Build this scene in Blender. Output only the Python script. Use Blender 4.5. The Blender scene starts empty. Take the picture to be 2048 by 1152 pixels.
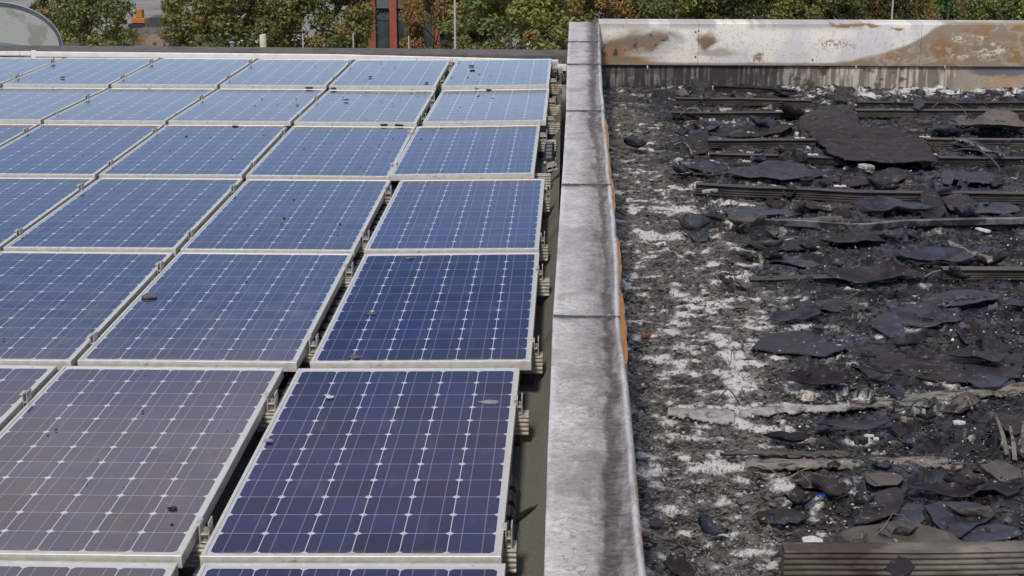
import bpy, math, random
import numpy as np
from mathutils import Vector, Matrix, noise as mnoise
R = math.radians
S = bpy.context.scene
COL = S.collection
random.seed(11)
rng = np.random.default_rng(7)

# ------------------------------------------------------------------ camera
CAM = np.array([0.952, -3.826, 2.017]); TH = .2817; YAW = .03296
FPX = 3180.0
cd = bpy.data.cameras.new('camera'); cam = bpy.data.objects.new('camera', cd); COL.objects.link(cam)
cam.location = CAM
cam.rotation_euler = (math.pi/2 - TH, 0, YAW)
cd.sensor_width = 36.0; cd.lens = 36.0*FPX/2048.0
cd.clip_start = .05; cd.clip_end = 3000
S.camera = cam
S.view_settings.view_transform = 'Standard'; S.view_settings.look = 'None'
S.view_settings.gamma = 1.0; S.view_settings.exposure = 0.38

# ------------------------------------------------------------------ light
SUN_EL = R(48); SUN_AZ = math.atan2(-.22, -.97)      # azimuth from +Y towards +X
w = bpy.data.worlds.new("World"); S.world = w; w.use_nodes = True
nt = w.node_tree; N = nt.nodes; L = nt.links; N.clear()
out = N.new('ShaderNodeOutputWorld'); bg = N.new('ShaderNodeBackground'); bg.inputs['Strength'].default_value = .10
sky = N.new('ShaderNodeTexSky'); sky.sky_type = 'NISHITA'; sky.sun_disc = False
sky.sun_elevation = SUN_EL; sky.sun_rotation = SUN_AZ; sky.air_density = 1.0; sky.dust_density = .6; sky.ozone_density = 1.5
geo = N.new('ShaderNodeTexCoord'); sep = N.new('ShaderNodeSeparateXYZ'); L.new(geo.outputs['Generated'], sep.inputs[0])
nz = N.new('ShaderNodeTexNoise'); nz.inputs['Scale'].default_value = 3.2; nz.inputs['Detail'].default_value = 5
L.new(geo.outputs['Generated'], nz.inputs['Vector'])
def wmath(op, a, b=None, c=None):
    m = N.new('ShaderNodeMath'); m.operation = op
    for i, v in enumerate((a, b, c)):
        if v is None: continue
        if isinstance(v, (int, float)): m.inputs[i].default_value = v
        else: L.new(v, m.inputs[i])
    return m.outputs[0]
def wramp(v, a, b):
    m = N.new('ShaderNodeMapRange'); m.interpolation_type = 'SMOOTHSTEP'
    L.new(v, m.inputs['Value']); m.inputs['From Min'].default_value = a; m.inputs['From Max'].default_value = b
    return m.outputs[0]
# a cloud bank standing above the far horizon
el = wmath('ADD', sep.outputs['Z'], wmath('MULTIPLY', wmath('SUBTRACT', nz.outputs['Fac'], .5), .10))
bank = wmath('MULTIPLY', wramp(el, .262, .36), wramp(el, .80, .56))
bank = wmath('MULTIPLY', bank, wramp(sep.outputs['Y'], .30, .62))
puffs = wmath('MULTIPLY', wramp(nz.outputs['Fac'], .52, .66), .45)
fac = wmath('MAXIMUM', bank, wmath('MULTIPLY', puffs, wramp(sep.outputs['Z'], .3, .6)))
mix = N.new('ShaderNodeMix'); mix.data_type = 'RGBA'
tnt = N.new('ShaderNodeVectorMath'); tnt.operation = 'MULTIPLY'; L.new(sky.outputs[0], tnt.inputs[0]); tnt.inputs[1].default_value = (1.0, .93, 1.03)
L.new(fac, mix.inputs['Factor']); L.new(tnt.outputs[0], mix.inputs['A']); mix.inputs['B'].default_value = (9.5, 8.3, 7.0, 1)
L.new(mix.outputs['Result'], bg.inputs['Color']); L.new(bg.outputs[0], out.inputs[0])
sd = bpy.data.lights.new('sun', 'SUN'); sd.energy = 2.1; sd.angle = R(7); sd.color = (1, .91, .77)
so = bpy.data.objects.new('sun', sd); COL.objects.link(so)
tos = Vector((math.sin(SUN_AZ)*math.cos(SUN_EL), math.cos(SUN_AZ)*math.cos(SUN_EL), math.sin(SUN_EL)))
so.rotation_euler = tos.to_track_quat('Z', 'Y').to_euler()

# ------------------------------------------------------------------ measuring helpers (survey of the place)
FW = np.array([-math.sin(YAW)*math.cos(TH), math.cos(YAW)*math.cos(TH), -math.sin(TH)])
RT = np.array([math.cos(YAW), math.sin(YAW), 0.0]); UP = np.cross(RT, FW)
def ray(u, v): return FW + RT*(u-1024)/FPX - UP*(v-576)/FPX
def on(u, v, z):
    r = ray(u, v); return CAM + r*((z-CAM[2])/r[2])
def ony(u, v, y):
    r = ray(u, v); return CAM + r*((y-CAM[1])/r[1])
def proj(P):
    d = P - CAM; wv = d@FW
    return 1024 + FPX*(d@RT)/wv, 576 - FPX*(d@UP)/wv

# ------------------------------------------------------------------ numpy noise
def _h(ix, iy, s):
    n = (ix.astype(np.int64)*374761393 + iy.astype(np.int64)*668265263 + s*974634777) & 0xffffffff
    n = ((n ^ (n >> 13))*1274126177) & 0xffffffff
    return ((n ^ (n >> 16)) & 0xffff)/65535.0
def vn(x, y, s=0):
    x = np.asarray(x, float); y = np.asarray(y, float)
    ix = np.floor(x); iy = np.floor(y); fx = x-ix; fy = y-iy
    fx = fx*fx*(3-2*fx); fy = fy*fy*(3-2*fy)
    a = _h(ix, iy, s); b = _h(ix+1, iy, s); c = _h(ix, iy+1, s); d = _h(ix+1, iy+1, s)
    return (a*(1-fx)+b*fx)*(1-fy) + (c*(1-fx)+d*fx)*fy
def fbm(x, y, o=4, s=0, g=.5):
    t = 0; a = 1; m = 0
    for i in range(o):
        t = t + a*vn(x*2**i+17.3*i, y*2**i-9.1*i, s+i); m += a; a *= g
    return t/m
def sst(a, b, x):
    t = np.clip((x-a)/(b-a), 0, 1); return t*t*(3-2*t)
def lerp(a, b, t): return a*(1-t) + b*t
def mixc(c, col, t): return c*(1-t[..., None]) + np.array(col)*t[..., None]

# ------------------------------------------------------------------ object helpers
def tag(o, label=None, cat=None, group=None, kind=None):
    if label: o['label'] = label
    if cat: o['category'] = cat
    if group: o['group'] = group
    if kind: o['kind'] = kind
    return o
def empty(name, loc=(0, 0, 0), rot=(0, 0, 0)):
    o = bpy.data.objects.new(name, None); o.empty_display_size = .1; COL.objects.link(o)
    o.location = loc; o.rotation_euler = rot; return o
def mesh_obj(name, verts, faces, mat, parent=None, col=None, smooth=False, attr=None):
    me = bpy.data.meshes.new(name)
    v = np.asarray(verts, dtype=np.float32)
    if isinstance(faces, np.ndarray):
        n, k = faces.shape
        me.vertices.add(len(v)); me.vertices.foreach_set('co', v.ravel())
        me.loops.add(n*k); me.loops.foreach_set('vertex_index', faces.astype(np.int32).ravel())
        me.polygons.add(n); me.polygons.foreach_set('loop_start', np.arange(0, n*k, k, dtype=np.int32))
        me.polygons.foreach_set('loop_total', np.full(n, k, dtype=np.int32))
        me.update(calc_edges=True)
    else:
        me.from_pydata([tuple(map(float, p)) for p in verts], [], [list(f) for f in faces]); me.update()
    if col is not None:
        a = me.color_attributes.new('Col', 'FLOAT_COLOR', 'POINT')
        c = np.ones((len(v), 4), dtype=np.float32); c[:, :3] = col; a.data.foreach_set('color', c.ravel())
    if smooth: me.polygons.foreach_set('use_smooth', np.ones(len(me.polygons), dtype=bool))
    for m in (mat if isinstance(mat, (list, tuple)) else [mat]): me.materials.append(m)
    o = bpy.data.objects.new(name, me); COL.objects.link(o)
    if parent is not None: o.parent = parent
    return o
class MB:
    def __init__(s): s.v = []; s.f = []
    def add(s, vs, fs):
        b = len(s.v); s.v += [tuple(p) for p in vs]; s.f += [[i+b for i in f] for f in fs]; return s
    def box(s, x0, x1, y0, y1, z0, z1, M=None):
        vs = [Vector((x, y, z)) for z in (z0, z1) for y in (y0, y1) for x in (x0, x1)]
        if M is not None: vs = [M@p for p in vs]
        return s.add(vs, [(0, 2, 3, 1), (4, 5, 7, 6), (0, 1, 5, 4), (2, 6, 7, 3), (0, 4, 6, 2), (1, 3, 7, 5)])
    def tube(s, pts, r, n=8, cap=True):
        pts = [Vector(p) for p in pts]; rs = r if isinstance(r, (list, tuple)) else [r]*len(pts)
        b = len(s.v); pa = None
        for i, p in enumerate(pts):
            t = (pts[min(i+1, len(pts)-1)]-pts[max(i-1, 0)]).normalized()
            if pa is None: pa = t.orthogonal().normalized()
            pa = (pa - t*pa.dot(t)).normalized(); q = t.cross(pa)
            for k in range(n):
                a = 2*math.pi*k/n; s.v.append(tuple(p + (pa*math.cos(a)+q*math.sin(a))*rs[i]))
        for i in range(len(pts)-1):
            for k in range(n):
                k2 = (k+1) % n; s.f.append([b+i*n+k, b+i*n+k2, b+(i+1)*n+k2, b+(i+1)*n+k])
        if cap:
            s.f.append([b+k for k in range(n)][::-1]); e = b+(len(pts)-1)*n; s.f.append([e+k for k in range(n)])
        return s
    def sweep(s, prof, stations):
        """prof: list of (a,b) closed; stations: list of functions or (origin, A, B)"""
        b = len(s.v); n = len(prof)
        for o, A, B in stations:
            for (p, q) in prof: s.v.append(tuple(Vector(o)+Vector(A)*p+Vector(B)*q))
        m = len(stations)
        for i in range(m-1):
            for k in range(n):
                k2 = (k+1) % n; s.f.append([b+i*n+k, b+(i+1)*n+k, b+(i+1)*n+k2, b+i*n+k2])
        s.f.append([b+k for k in range(n)]); e = b+(m-1)*n; s.f.append([e+k for k in range(n)][::-1])
        return s
    def build(s, name, mat, parent=None, bevel=0, smooth=False, seg=1):
        o = mesh_obj(name, s.v, s.f, mat, parent, smooth=smooth)
        if bevel:
            m = o.modifiers.new('bevel', 'BEVEL'); m.width = bevel; m.segments = seg; m.limit_method = 'ANGLE'; m.angle_limit = R(40)
        return o

# ------------------------------------------------------------------ materials
def newmat(name):
    m = bpy.data.materials.new(name); m.use_nodes = True
    nt = m.node_tree; b = nt.nodes['Principled BSDF']; return m, nt, b
class G:
    def __init__(s, nt): s.nt = nt; s.N = nt.nodes; s.L = nt.links; s._oc = None
    def val(s, sock, v):
        if isinstance(v, (int, float)): sock.default_value = v
        elif isinstance(v, (tuple, list)): sock.default_value = tuple(v) if len(v) == 4 or sock.type == 'VECTOR' else (*v, 1)
        else: s.L.new(v, sock)
    def m(s, op, a, b=None, c=None):
        n = s.N.new('ShaderNodeMath'); n.operation = op
        for i, v in enumerate((a, b, c)):
            if v is not None: s.val(n.inputs[i], v)
        return n.outputs[0]
    def obj(s, scale=(1, 1, 1), kind='Object'):
        t = s.N.new('ShaderNodeTexCoord'); mp = s.N.new('ShaderNodeMapping'); mp.inputs['Scale'].default_value = scale
        s.L.new(t.outputs[kind], mp.inputs[0]); return mp.outputs[0]
    def noise(s, vec, scale, detail=4, rough=.55, dist=0):
        n = s.N.new('ShaderNodeTexNoise'); s.L.new(vec, n.inputs['Vector']); n.inputs['Scale'].default_value = scale
        n.inputs['Detail'].default_value = detail; n.inputs['Roughness'].default_value = rough; n.inputs['Distortion'].default_value = dist
        return n.outputs['Fac']
    def ramp(s, v, a, b, c=0, d=1):
        n = s.N.new('ShaderNodeMapRange'); n.interpolation_type = 'SMOOTHSTEP'; s.val(n.inputs['Value'], v)
        n.inputs['From Min'].default_value = a; n.inputs['From Max'].default_value = b
        n.inputs['To Min'].default_value = c; n.inputs['To Max'].default_value = d; return n.outputs[0]
    def mix(s, f, a, b):
        n = s.N.new('ShaderNodeMix'); n.data_type = 'RGBA'; s.val(n.inputs['Factor'], f); s.val(n.inputs['A'], a); s.val(n.inputs['B'], b)
        return n.outputs['Result']
    def scale(s, c, f):
        n = s.N.new('ShaderNodeVectorMath'); n.operation = 'SCALE'; s.val(n.inputs[0], c); s.val(n.inputs['Scale'], f); return n.outputs[0]
    def bump(s, h, strength, dist, b):
        n = s.N.new('ShaderNodeBump'); n.inputs['Strength'].default_value = strength; n.inputs['Distance'].default_value = dist
        s.L.new(h, n.inputs['Height']); s.L.new(n.outputs[0], b.inputs['Normal'])
    def attr(s, name):
        n = s.N.new('ShaderNodeAttribute'); n.attribute_name = name; return n.outputs['Color']
def nmat(name, c1, c2, scale=20, rough=.6, metal=0, c3=None, s3=6, t3=(.55, .7), bump=.0, bdist=.003, stretch=(1, 1, 1), spec=.5, kind='Object', rnd=0):
    m, nt, b = newmat(name); g = G(nt); v = g.obj(stretch, kind)
    n1 = g.noise(v, scale, 5, .6)
    c = g.mix(g.ramp(n1, .35, .65), c1, c2)
    if c3 is not None: c = g.mix(g.ramp(g.noise(v, s3, 5, .65), *t3), c, c3)
    if rnd:
        oi = nt.nodes.new('ShaderNodeObjectInfo'); c = g.scale(c, g.m('ADD', g.m('MULTIPLY', oi.outputs['Random'], 2*rnd), 1-rnd))
    g.val(b.inputs['Base Color'], c); b.inputs['Metallic'].default_value = metal
    g.val(b.inputs['Roughness'], g.ramp(n1, .2, .8, max(rough-.1, .05), min(rough+.12, 1)))
    b.inputs['Specular IOR Level'].default_value = spec
    if bump: g.bump(g.noise(v, scale*2.2, 6, .7), bump, bdist, b)
    return m
def colmat(name, rough=.7, spec=.4, bscale=120, bump=.5, bdist=.004, metal=0, vary=.35, grain=260, rr=(.0, .0)):
    """surface whose stains, painted shade and sheen are stored on its vertices; fine grain from noise"""
    m, nt, b = newmat(name); g = G(nt); v = g.obj()
    n = g.noise(v, grain, 4, .7)
    c = g.scale(g.attr('Col'), g.ramp(n, .25, .75, 1-vary, 1+vary))
    g.val(b.inputs['Base Color'], c); b.inputs['Roughness'].default_value = rough; b.inputs['Metallic'].default_value = metal
    b.inputs['Specular IOR Level'].default_value = spec
    if rr[1]: g.val(b.inputs['Roughness'], g.ramp(g.noise(v, 9, 3), .35, .65, *rr))
    if bump: g.bump(g.noise(v, bscale, 6, .7), bump, bdist, b)
    return m

M = {}
M['alu'] = nmat('anodised_frame', (.52, .51, .46), (.62, .61, .56), 30, .42, .35, (.27, .23, .17), 22, (.60, .78))
M['alu_dirty'] = nmat('weathered_aluminium', (.40, .37, .31), (.56, .53, .47), 40, .45, .35, (.30, .19, .10), 14, (.55, .75), bump=.2, bdist=.001)
M['clamp'] = nmat('cast_clamp', (.40, .39, .35), (.55, .54, .50), 90, .45, .45, (.16, .14, .10), 60, (.55, .7))
M['steel'] = nmat('bolt_steel', (.30, .29, .27), (.5, .49, .46), 120, .4, .6)
M['white_rail'] = nmat('white_coated_metal', (.78, .78, .76), (.70, .69, .66), 12, .45, 0, (.35, .34, .32), 9, (.66, .74))
M['black_plastic'] = nmat('black_plastic', (.022, .024, .032), (.045, .048, .062), 18, .38, 0)
M['membrane'] = nmat('bitumen_membrane', (.085, .088, .074), (.19, .19, .165), 260, .9, 0, (.07, .065, .055), 3.2, (.50, .72), bump=.6, bdist=.002)
M['tar'] = nmat('tar', (.012, .012, .012), (.02, .02, .02), 60, .6)
M['curb'] = nmat('dark_felt_curb', (.085, .08, .078), (.12, .115, .11), 14, .85, 0, (.05, .048, .046), 4, (.5, .7), bump=.3)
M['timber'] = nmat('scorched_plywood', (.36, .17, .06), (.26, .12, .045), 25, .8, 0, (.06, .04, .03), 9, (.55, .68), bump=.4, stretch=(8, 1, 8))
M['charwall'] = nmat('charred_masonry', (.03, .028, .028), (.09, .085, .08), 22, .9, 0, (.2, .19, .17), 9, (.6, .72), bump=.6)
M['charrail'] = nmat('sooted_rail', (.018, .016, .016), (.045, .039, .036), 16, .55, .3, (.11, .09, .075), 6, (.62, .8), bump=.3, bdist=.002, stretch=(.4, 1, 1), rnd=.25)
M['brownrail'] = nmat('scorched_brown_rail', (.045, .036, .028), (.085, .070, .055), 16, .5, .3, (.04, .035, .033), 5, (.5, .7), bump=.3, bdist=.002, stretch=(.4, 1, 1))
M['palerail'] = nmat('ash_streaked_rail', (.10, .088, .07), (.22, .20, .17), 9, .5, .25, (.05, .035, .03), 4.5, (.46, .60), bump=.4, bdist=.002, stretch=(.5, 1, 1))
M['silver'] = nmat('bent_silver_edge', (.11, .11, .11), (.26, .26, .26), 12, .42, .5, (.03, .028, .028), 6, (.44, .56), bump=.2)
M['char'] = nmat('charred_sheet', (.017, .0155, .018), (.040, .037, .040), 9, .72, 0, (.13, .125, .118), 30, (.58, .68), bump=.5, bdist=.004, spec=.2, rnd=.3)
M['charblue'] = nmat('blue_black_char', (.020, .023, .034), (.045, .050, .070), 9, .6, 0, (.12, .12, .12), 38, (.59, .68), bump=.5, bdist=.004, spec=.3, rnd=.3)
M['charbrown'] = nmat('brown_grey_char', (.060, .052, .045), (.11, .096, .083), 6, .6, 0, (.05, .048, .052), 9, (.52, .66), bump=.35, bdist=.003, rnd=.15)
M['ash'] = nmat('ash_crust', (.42, .41, .39), (.26, .255, .25), 30, .95, 0, (.10, .10, .10), 18, (.52, .64), bump=.8, bdist=.006)
M['board'] = nmat('ash_grey_board', (.15, .135, .115), (.24, .22, .19), 12, .85, 0, (.04, .037, .035), 14, (.48, .62), bump=.5, bdist=.004, stretch=(1, 3, 1))
M['whitechip'] = nmat('white_chip', (.62, .61, .58), (.48, .47, .45), 60, .8, 0, (.2, .19, .18), 40, (.6, .7), bump=.4)
M['greychip'] = nmat('grey_mineral_flake', (.30, .30, .31), (.20, .20, .215), 80, .85, 0, bump=.6)
M['blackchip'] = nmat('black_char_flake', (.012, .012, .013), (.03, .03, .032), 60, .7, 0, bump=.5)
M['brick'] = nmat('brick_red', (.24, .065, .04), (.18, .05, .035), 40, .9, 0, bump=.4)
M['wire_red'] = nmat('red_wire', (.13, .03, .025), (.08, .02, .02), 40, .6)
M['wire'] = nmat('dark_wire', (.03, .03, .03), (.05, .05, .05), 40, .6)
M['pipe'] = nmat('pale_pipe', (.70, .67, .52), (.62, .58, .42), 7, .5, 0, (.5, .42, .16), 5, (.5, .7))
M['ventgrey'] = nmat('grey_vent_metal', (.22, .25, .28), (.3, .33, .36), 20, .5, .3)
M['post'] = nmat('galvanised_post', (.42, .43, .42), (.5, .5, .49), 20, .5, .3)
M['orange'] = nmat('orange_machine_paint', (.42, .16, .03), (.34, .13, .025), 3, .5)
M['darkmetal'] = nmat('dark_machine_metal', (.05, .05, .055), (.09, .09, .09), 5, .6, .3)
M['reel'] = nmat('weathered_drum_wood', (.20, .15, .125), (.27, .21, .18), 6, .85)
M['bark'] = nmat('bark', (.07, .055, .04), (.12, .10, .075), 8, .95, bump=.5)
M['brickcol'] = nmat('brick_column', (.30, .085, .055), (.24, .07, .05), 6, .9, kind='Object')
M['glassdark'] = nmat('office_glass', (.03, .045, .05), (.06, .075, .08), .8, .12)
M['glasspale'] = nmat('tinted_panel_glass', (.10, .13, .13), (.15, .18, .175), .8, .2)
M['vanwhite'] = nmat('white_van_paint', (.78, .78, .76), (.74, .74, .72), 2, .3)
M['lime'] = nmat('lime_reflective', (.45, .75, .05), (.4, .68, .05), 2, .4)
M['bluepaint'] = nmat('blue_reflective', (.02, .08, .5), (.02, .06, .42), 2, .3)
M['rubber'] = nmat('tyre_rubber', (.02, .02, .02), (.03, .03, .03), 20, .8)
M['concrete'] = nmat('yard_concrete', (.20, .19, .175), (.27, .26, .24), .35, .9, 0, (.12, .11, .095), .12, (.5, .7), kind='Object')
M['roofred'] = nmat('red_roof_tiles', (.33, .09, .05), (.27, .07, .045), 2, .9)
M['render'] = nmat('pale_render', (.55, .53, .5), (.6, .58, .55), 2, .9)
M['brownwall'] = nmat('brown_brick_wall', (.20, .13, .10), (.16, .10, .08), 3, .9)
M['burnt'] = colmat('burnt_debris_ground', rough=.72, spec=.45, bscale=150, bump=.75, bdist=.006, vary=.45, grain=210, rr=(.38, .8))
M['flakes'] = colmat('burnt_flake', rough=.55, spec=.5, bump=.3, vary=.3, grain=160)
M['fascia'] = colmat('heat_stained_fascia', rough=.42, spec=.5, bscale=30, bump=.15, bdist=.002, vary=.10, grain=130, metal=.12)
M['upstand'] = colmat('streaked_upstand', rough=.85, spec=.3, bscale=90, bump=.6, bdist=.004, vary=.35, grain=150)

def cap_material():
    m, nt, b = newmat('sooted_zinc_cap'); g = G(nt)
    v = g.obj((1, 1, 1)); vs = g.obj((1, 1.5, 1))
    n1 = g.noise(vs, 24, 8, .72, 1.2); n2 = g.noise(v, 5.5, 4, .6); n3 = g.noise(vs, 75, 5, .75, .8)
    c = g.mix(g.ramp(n1, .34, .68), (.42, .415, .40), (.75, .745, .72))
    c = g.mix(g.ramp(n3, .56, .74, 0, .55), c, (.17, .165, .17))
    c = g.mix(g.ramp(n2, .5, .75, 0, .5), c, (.36, .32, .315))
    sp = nt.nodes.new('ShaderNodeSeparateColor'); g.L.new(g.attr('Col'), sp.inputs[0])
    c = g.mix(g.ramp(g.noise(v, 34, 5, .7, 2.2), .535, .60, 0, .60), c, (.15, .145, .145))
    c = g.mix(g.ramp(g.noise(v, 2.3, 4, .6), .42, .62, 0, .35), c, (.27, .255, .255))
    c = g.mix(g.ramp(g.noise(v, 3.3, 6, .7, .6), .50, .66, 0, .5), c, (.20, .17, .15))
    soot = g.m('MULTIPLY', sp.outputs['Red'], g.ramp(n1, .25, .6, 1.0, .82))
    c = g.mix(soot, c, (.040, .034, .034))
    c = g.mix(sp.outputs['Green'], c, (.70, .70, .71))
    c = g.mix(g.m('MULTIPLY', sp.outputs['Blue'], g.ramp(n3, .4, .6, .3, 1)), c, (.16, .15, .155))
    g.val(b.inputs['Base Color'], c); g.val(b.inputs['Metallic'], g.m('MULTIPLY', g.m('SUBTRACT', 1, soot), .3))
    g.val(b.inputs['Roughness'], g.m('ADD', g.m('MULTIPLY', soot, .3), g.ramp(n1, .3, .7, .36, .58))); g.val(b.inputs['Specular IOR Level'], g.m('SUBTRACT', .5, g.m('MULTIPLY', soot, .35)))
    g.bump(g.m('ADD', n1, g.m('MULTIPLY', n3, .5)), .18, .003, b)
    return m
M['cap'] = cap_material()

def panel_material(name, ior, blue, tintvar, dmax=.05):
    m, nt, b = newmat(name); g = G(nt)
    t = nt.nodes.new('ShaderNodeTexCoord'); sp = nt.nodes.new('ShaderNodeSeparateXYZ'); g.L.new(t.outputs['Object'], sp.inputs[0])
    PX, PY = .1275, .1275
    u = g.m('DIVIDE', g.m('SUBTRACT', sp.outputs['X'], .020), PX); v = g.m('DIVIDE', g.m('SUBTRACT', sp.outputs['Y'], .026), PY)
    fu = g.m('SUBTRACT', g.m('FRACT', u), .5); fv = g.m('SUBTRACT', g.m('FRACT', v), .5)
    au = g.m('ABSOLUTE', fu); av = g.m('ABSOLUTE', fv)
    gap = g.m('MAXIMUM', g.m('GREATER_THAN', au, .490), g.m('GREATER_THAN', av, .494))
    cut = g.m('GREATER_THAN', g.m('ADD', au, av), .905)
    rad = g.m('GREATER_THAN', g.m('SQRT', g.m('ADD', g.m('MULTIPLY', au, au), g.m('MULTIPLY', av, av))), .637)
    inside = g.m('MULTIPLY', g.m('MULTIPLY', g.m('GREATER_THAN', u, 0), g.m('LESS_THAN', u, 6)),
                 g.m('MULTIPLY', g.m('GREATER_THAN', v, 0), g.m('LESS_THAN', v, 12)))
    white = g.m('MAXIMUM', g.m('MAXIMUM', gap, g.m('MAXIMUM', cut, rad)), g.m('SUBTRACT', 1, inside))
    bus = g.m('LESS_THAN', g.m('ABSOLUTE', g.m('SUBTRACT', au, .235)), .0105)
    fl = nt.nodes.new('ShaderNodeCombineXYZ'); g.L.new(g.m('FLOOR', u), fl.inputs[0]); g.L.new(g.m('FLOOR', v), fl.inputs[1])
    oi = nt.nodes.new('ShaderNodeObjectInfo'); g.L.new(g.m('MULTIPLY', oi.outputs['Random'], 97), fl.inputs[2])
    wn = nt.nodes.new('ShaderNodeTexWhiteNoise'); g.L.new(fl.outputs[0], wn.inputs[0])
    cell = g.scale(blue, g.m('ADD', g.m('MULTIPLY', wn.outputs['Value'], tintvar*2), 1-tintvar))
    cell = g.mix(g.m('MULTIPLY', wn.outputs['Value'], .28), cell, (.020, .023, .085))
    ov = g.obj()
    dust = g.ramp(g.noise(ov, 5, 5, .6), .40, .75, .008, dmax)
    c = g.mix(bus, cell, (.13, .155, .24))
    c = g.mix(white, c, (.45, .485, .54))
    c = g.mix(dust, c, (.42, .40, .37))
    c = g.mix(g.m('MULTIPLY', g.ramp(g.noise(g.obj((1, .35, 1)), 9, 6, .65),   .54, .72, 0, .15), 1), c, (.20, .18, .16))
    # grime gathered along the low edge
    gr = g.m('MULTIPLY', g.ramp(sp.outputs['Y'], .055, .012), g.ramp(g.noise(g.obj((1, .1, 1)), 14, 4), .42, .62, 0, .55))
    c = g.mix(gr, c, (.22, .18, .13))
    spk = g.ramp(g.noise(ov, 150, 2, .5), .735, .77)
    c = g.mix(spk, c, (.05, .05, .05))
    g.val(b.inputs['Base Color'], c)
    g.val(b.inputs['Roughness'], g.ramp(g.noise(ov, 8, 4), .3, .75, .07, .17))
    b.inputs['IOR'].default_value = ior
    return m
M['pv'] = panel_material('cell_glass', 1.42, (.017, .025, .080), .22)
M['pv_new'] = panel_material('cell_glass_low_glare', 1.13, (.011, .021, .088), .25, .012)
M['pv_mid'] = panel_material('cell_glass_mid_glare', 1.27, (.018, .028, .105), .22, .03)

# ================================================================== SETTING
GZ = -12.0
def gridmesh(name, x0, x1, y0, y1, z, mat, step, hf=None, colf=None, parent=None):
    nx = int((x1-x0)/step)+1; ny = int((y1-y0)/step)+1
    X, Y = np.meshgrid(np.linspace(x0, x1, nx), np.linspace(y0, y1, ny))
    X = X.ravel(); Y = Y.ravel(); Z = np.full_like(X, z) + (hf(X, Y) if hf else 0)
    V = np.stack([X, Y, Z], 1)
    i = np.arange(nx*ny).reshape(ny, nx)
    F = np.stack([i[:-1, :-1].ravel(), i[:-1, 1:].ravel(), i[1:, 1:].ravel(), i[1:, :-1].ravel()], 1)
    return mesh_obj(name, V, F, mat, parent, col=colf(V) if colf else None, smooth=True)
g0 = MB().add([(-900, -900, GZ), (900, -900, GZ), (900, 1500, GZ), (-900, 1500, GZ)], [(0, 1, 2, 3)]).build('ground', M['concrete']); tag(g0, kind='structure')

ROOF_Y1 = 10.6
rm = gridmesh('roof', -14, .93, -7, ROOF_Y1, 0, M['membrane'], .06, lambda x, y: .012*fbm(x*1.2, y*1.2, 3, 4) + .10*sst(.86, .945, x)**2 + .004*(np.sin(y*5.8+1.4*x) > .93))
tag(rm, kind='structure')

bld = empty('industrial_building', (0, 2, GZ)); tag(bld, 'flat roofed building carrying the solar array and the burned roof', 'building')
MB().box(-14, 9.5, -9.2, ROOF_Y1+.18-2, 0, 12-.42).build('wall', M['brownwall'], bld)

# ---- burned roof floor
BZ = -.28; WY = 10.6
BLOBS = [  # u, v, ru, rv, strength : ash drifts
 (1345, 420, 55, 9, .36), (1320, 472, 55, 9, .42), (1290, 310, 40, 30, .12), (1300, 250, 40, 12, .10), (1360, 600, 60, 30, .24), (1450, 560, 60, 25, .10),
 (1590, 690, 110, 25, .34), (1480, 720, 40, 60, .30), (1470, 800, 35, 60, .30), (1395, 828, 70, 16, .46), (1560, 815, 120, 10, .42),
 (1760, 800, 130, 10, .40), (1390, 870, 50, 12, .30), (1610, 775, 40, 12, .30), (1420, 935, 120, 12, .46), (1350, 915, 45, 8, .3),
 (1562, 975, 22, 26, .42), (1630, 1010, 18, 30, .34), (1320, 1030, 45, 22, .22), (1700, 880, 120, 10, .26), (1900, 760, 60, 20, .2), (1860, 815, 90, 14, .3),
 (1350, 690, 60, 60, .10), (1290, 560, 40, 120, .06), (1850, 182, 260, 12, .30), (1650, 185, 60, 6, .22), (1280, 190, 60, 14, .05), (1860, 425, 60, 10, .12),
 (1905, 465, 90, 8, .12), (1400, 1100, 90, 30, .08), (1530, 640, 50, 20, .12), (1940, 870, 40, 14, .22), (1640, 855, 160, 6, .2)]
def vor(x, y, s):
    ix = np.floor(x); iy = np.floor(y); f1 = np.full(x.shape, 9.); f2 = f1.copy(); idn = np.zeros(x.shape)
    for dx in (-1, 0, 1):
        for dy in (-1, 0, 1):
            cx = ix+dx; cy = iy+dy; d = np.hypot(cx+_h(cx, cy, s)-x, cy+_h(cx, cy, s+1)-y)
            nw = d < f1; f2 = np.where(nw, f1, np.minimum(f2, d)); idn = np.where(nw, _h(cx, cy, s+2), idn); f1 = np.where(nw, d, f1)
    return f1, f2-f1, idn
def plates(x, y):
    wx = x*7 + 1.1*fbm(x*9, y*9, 3, 201); wy = y*9 + 1.1*fbm(x*9, y*9, 3, 205)
    f1, e, idn = vor(wx, wy, 210); wx = x*19 + .9*fbm(x*22, y*22, 3, 221); wy = y*25 + .9*fbm(x*22, y*22, 3, 225)
    g1, e2, id2 = vor(wx, wy, 230); return f1, e, idn, g1, e2, id2
def right_zone(x, y):
    return sst(1.75, 2.25, x + .5*(fbm(x*2, y*1.6, 3, 241)-.5) + .09*np.clip(y-4, -5, 5)*0 + .30*sst(3.5, 6.5, y)*1.0 - .35*sst(3.0, 0, y)*-1.0 - .0)
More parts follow.
